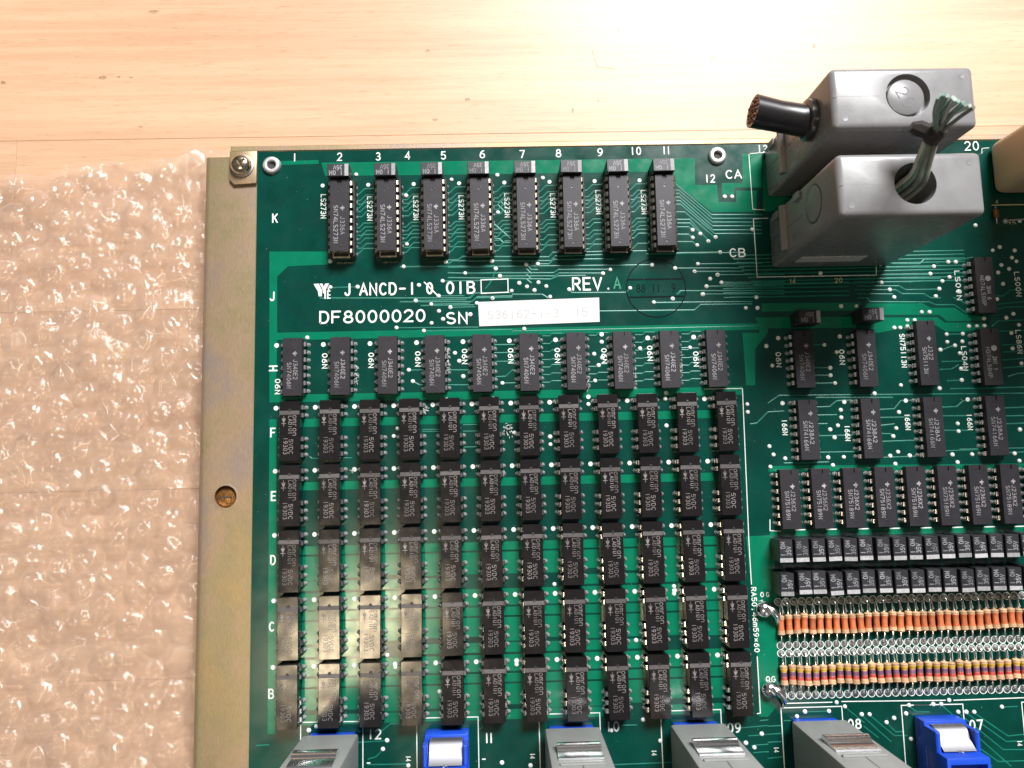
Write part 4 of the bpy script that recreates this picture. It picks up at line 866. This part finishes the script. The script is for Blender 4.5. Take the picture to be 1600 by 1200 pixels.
# ------------------------------------------------------------------ grey cable clamp blocks
def yz_disc(r0, r1, x0, x1, n=32): pass
RY = Matrix.Rotation(-math.pi / 2, 4, 'Y')          # lathe axis towards -x
b1 = thing('ferrite_clamp', 'front grey plastic cable clamp block with wires coming out of its round hole', 'cable clamp', (164.2, 43.2, 0), 'grey cable clamp blocks')
h = 53.0; wX, wY = 39.6, 17.6
body = MB().box(0, wX, 0, wY, .1, h).build('housing', 'greyplastic', b1)
c1 = MB().lathe([(5.75, 30), (5.75, 60)], 40).build('cutter', 'greyplastic', loc=(164.2 + 20.9, 43.2 + 8.9, 0))
baked(body, bevel=1.7, seg=4, cut=[c1])
MB().lathe([(5.5, 31), (5.5, 31.2)], 24).build('hole_floor', 'hole_shade', b1, (20.9, 8.9, 0))  # floor coloured near-black for the shade deep in the hole
MB().box(.6, 15.0, wY / 2 - .06, wY / 2 + .06, h - .1, h + .02).build('seam', 'bronze', b1)
MB().lathe([(5.2, 0), (5.2, .12), (4.9, .2), (.1, .2)], 36, Matrix.Translation((0, 9.3, 37)) @ RY, cap0=False).build('cap_disc', 'greyplastic', b1, smooth=True)
rg = MB(); rg.lathe([(5.2, .02), (5.7, .03)], 36, Matrix.Translation((0, 9.3, 37)) @ RY, cap0=False, cap1=False); rg.build('cap_groove_shade', 'dimple', b1)  # flat dark ring painted for the shade of the groove round the cap
MB().lathe([(1.7, 0), (1.7, 14.5)], 16, Matrix.Translation((.1, 2.0, 14.5)) @ Matrix.Rotation(-math.pi / 2, 4, 'X')).build('hinge_bar', 'bronze', b1, smooth=True)
MB().box(5, 26, -.12, 0, 8, 14).build('label_strip', 'paper', b1)
b2 = thing('ferrite_clamp', 'rear grey plastic cable clamp block with 20 moulded in a round recess', 'cable clamp', (164.2, 67.6, 0), 'grey cable clamp blocks')
body = MB().box(0, wX, 0, wY, .1, h).build('housing', 'greyplastic', b2)
c1 = MB().lathe([(6.1, h - 2.2), (6.1, h + 3)], 40).build('cutter', 'greyplastic', loc=(164.2 + 20.9, 67.6 + 9.3, 0))
baked(body, bevel=1.7, seg=4, cut=[c1])
MB().lathe([(5.0, h - 2.3), (5.0, h - .35), (4.8, h - .2), (.1, h - .2)], 40, cap0=False).build('recess_disc', 'greyplastic', b2, (20.4, 8.9, 0), smooth=True)
put('moulded_number', text('20', 5.6, 3.4, .34).mesh('moulded_number', 'moulded'), b2, (20.4, 8.9, h - .16), math.radians(-62))
MB().box(.6, 13.2, wY / 2 + .4, wY / 2 + .52, h - .1, h + .02).build('seam', 'bronze', b2)
MB().lathe([(1.7, 0), (1.7, 14.5)], 16, Matrix.Translation((.1, 2.0, 17)) @ Matrix.Rotation(-math.pi / 2, 4, 'X')).build('hinge_bar', 'bronze', b2, smooth=True)
for bl, yy in ((b1, 8.8), (b2, 9.2)):
    MB().box(-.05, .02, yy - .06, yy + .06, 2, 29 if bl is b1 else 31).build('mould_line', 'dimple', bl)
    for zz in (6.0, 24.0): MB().box(-.7, .1, 14.4, 16.6, zz, zz + 4.5, c=.3).build('snap_tab', 'greyplastic', bl)
    MB().lathe([(.9, h), (.85, h + .06), (.1, h + .03)], 16, Matrix.Translation((3.2, 3.0, 0)), cap0=False).build('ejector_mark', 'greyplastic', bl)
    MB().lathe([(.9, h), (.85, h + .06), (.1, h + .03)], 16, Matrix.Translation((36.0, 14.6, 0)), cap0=False).build('ejector_mark', 'greyplastic', bl)
# stub of thick cable
cb = thing('cable_stub', 'cut end of thick black cable with copper strands in the rear grey block', 'cable', (164.0, 76.5, 39.5))
MB().tube([(2, 0, 0), (-1, 0, 0), (-4, .2, .1), (-10, 1.2, .5), (-17, 2.6, 1.0)], [4.9, 4.9, 4.5, 4.4, 4.7], 28, cap=True).build('sheath', 'black', cb, smooth=True)
MB().tube([(-.1, 0, 0), (-1.6, 0, 0), (-2.2, 0, 0)], [6.0, 5.9, 5.0], 28).build('gland', 'clear', cb, smooth=True)
cd = Vector((-7, 1.4, .5)).normalized(); end = Vector((-17, 2.6, 1.0)); s1 = cd.orthogonal().normalized(); s2 = cd.cross(s1)
for k in range(26):
    rr = 3.7 * math.sqrt((k + .5) / 26); a_ = k * 2.399963; q = end + s1 * rr * math.cos(a_) + s2 * rr * math.sin(a_)
    MB().tube([q - cd * .3, q + cd * random.uniform(.05, .35), q + cd * random.uniform(.36, .5)], [.5, .48, .3], 7).build('copper_strand', 'copperwire', cb, smooth=True)
# wire bundle
wb = thing('wire_bundle', 'bundle of green and grey wires bound with black tape rising from the front grey block', 'wire bundle', (185.1, 52.1, 30))
tie = Vector(W(1461, 208, 62)) - Vector((185.1, 52.1, 30)); 
for k in range(11):
    a_ = k * 2.4; rr = 1.9 * math.sqrt((k + .3) / 11)
    o1 = Vector((rr * math.cos(a_), rr * math.sin(a_), 0)); t0 = Vector((-2.5, -1, 4)) + o1 * 1.3; t1 = Vector((.5, 1.0, 22)) + o1 * 1.25; t2 = tie + o1 * .72
    sp = (k - 5) / 5.0
    e_ = Vector(W(1466 + (k * 5.4) + random.uniform(-2, 2), 147 + abs(k - 2) * 2.6, 78 - k * .3 + (k % 3) * 2)) - Vector((185.1, 52.1, 30))
    mid = t2.lerp(e_, .5) + Vector((-1.2 + .1 * k, .4, 1.0))
    pts = []
    ctrl = [t0, t1, (t1 + t2) / 2 + Vector((0, -.6, 0)), t2, mid, e_]
    for q in range(len(ctrl) - 1):
        p0 = ctrl[max(q - 1, 0)]; p1 = ctrl[q]; p2 = ctrl[q + 1]; p3 = ctrl[min(q + 2, len(ctrl) - 1)]
        for u in range(6):
            u_ = u / 6; pts.append(.5 * ((2 * p1) + (p2 - p0) * u_ + (2 * p0 - 5 * p1 + 4 * p2 - p3) * u_ ** 2 + (3 * p1 - p0 - 3 * p2 + p3) * u_ ** 3))
    pts.append(e_)
    MB().tube(pts, [.72 if i_ < 17 else max(.50, .72 - .03 * (i_ - 16)) for i_ in range(len(pts))], 9).build('wire', ['wire_green', 'wire_grey', 'wire_green', 'wire_dark'][k % 4] if k < 10 else 'wire_dark', wb, smooth=True)
dr = Vector((.12, .35, .9)).normalized()
MB().tube([tie - dr * 2.2, tie - dr * 1.9, tie + dr * 1.4, tie + dr * 1.9], [2.2, 2.7, 2.6, 2.0], 12).build('tape_wrap', 'tape', wb)
MB().tube([tie + Vector((-6.2, 1.8, .2)), tie + Vector((-4.6, 1.2, .3)), tie + Vector((-2.2, .2, .2)), tie + Vector((-.4, -.4, 0))], [1.3, 2.2, 2.1, 1.6], 8).build('tape_tail', 'tape', wb)
# tall cream component at the right edge
cr = thing('cream_connector', 'tall blurred cream plastic block at the right edge beside the grey clamp block', 'connector block', (241.2, 67.2, 0))
bb = MB().box(0, 40, 0, 18, .1, 95).build('housing', 'cream', cr); baked(bb, bevel=3, seg=4)
MB().box(-.4, 40, -3.6, -3.3, .1, .5).build('terminal_strip', 'silk_yellow', cr)
dd = thing('diode', 'small brown glass diode beside the front grey block under the cream block', 'diode', (241.4, 60.5, 0))
MB().tube([(0, -1.6, 1.2), (0, -1.2, 1.2), (0, 1.2, 1.2), (0, 1.6, 1.2)], [.5, .95, .95, .5], 12).build('body', 'brown_gloss', dd, smooth=True)
MB().tube([(0, -3.6, .1), (0, -3.4, 1.1), (0, -1.5, 1.2)], .25, 8).build('lead', 'tin', dd, smooth=True); MB().tube([(0, 1.5, 1.2), (0, 3.2, 1.1), (0, 3.4, .1)], .25, 8).build('lead', 'tin', dd, smooth=True)
jw = thing('jumper_wire', 'short tinned jumper wire right of the front grey block above the letters VK', 'jumper wire', (245.2, 58.2, 0))
MB().tube([(0, 0, .1), (.3, 0, .9), (9, .4, .9), (14, .5, .9)], .35, 8).build('wire', 'tin', jw, smooth=True)
MB().lathe([(1.0, .02), (.8, .4), (.3, .8)], 12, cap0=False).build('solder_joint', 'solder', jw, smooth=True)

# ------------------------------------------------------------------ dust and fluff on the board
D = MB()
for (zx, zy, n_, sx, sy) in ((795, 672, 26, 7, 14), (665, 640, 10, 4, 6), (700, 560, 20, 2, 22), (557, 585, 12, 2, 20), (622, 590, 10, 2, 18), (918, 600, 12, 2, 16), (992, 590, 14, 2, 18), (1064, 575, 14, 2, 20), (550, 735, 6, 3, 4), (785, 740, 8, 3, 6)):
    for q in range(n_):
        c = W(zx + random.gauss(0, sx * .5), zy + random.gauss(0, sy * .5), 1.5); a_ = random.uniform(0, 3.14); l = random.uniform(.25, .8)
        p0 = Vector((c.x, c.y, random.uniform(.3, 2.6))); dd_ = Vector((math.cos(a_), math.sin(a_), random.uniform(-.4, .4))) * l
        D.tube([p0 - dd_, p0 + Vector((0, 0, .1)), p0 + dd_], [.04, random.uniform(.06, .16), .04], 5)
for q in range(420):
    x = random.uniform(-6, 240); y = random.uniform(-112, 85); r = random.uniform(.04, .10)
    D.lathe([(r, .07), (r * .6, .07 + r)], 5, Matrix.Translation((x, y, 0)), cap0=False)
tag(D.build('dust', 'dust'), 'white dust specks and fluff scattered over the green board', 'dust', kind='stuff')
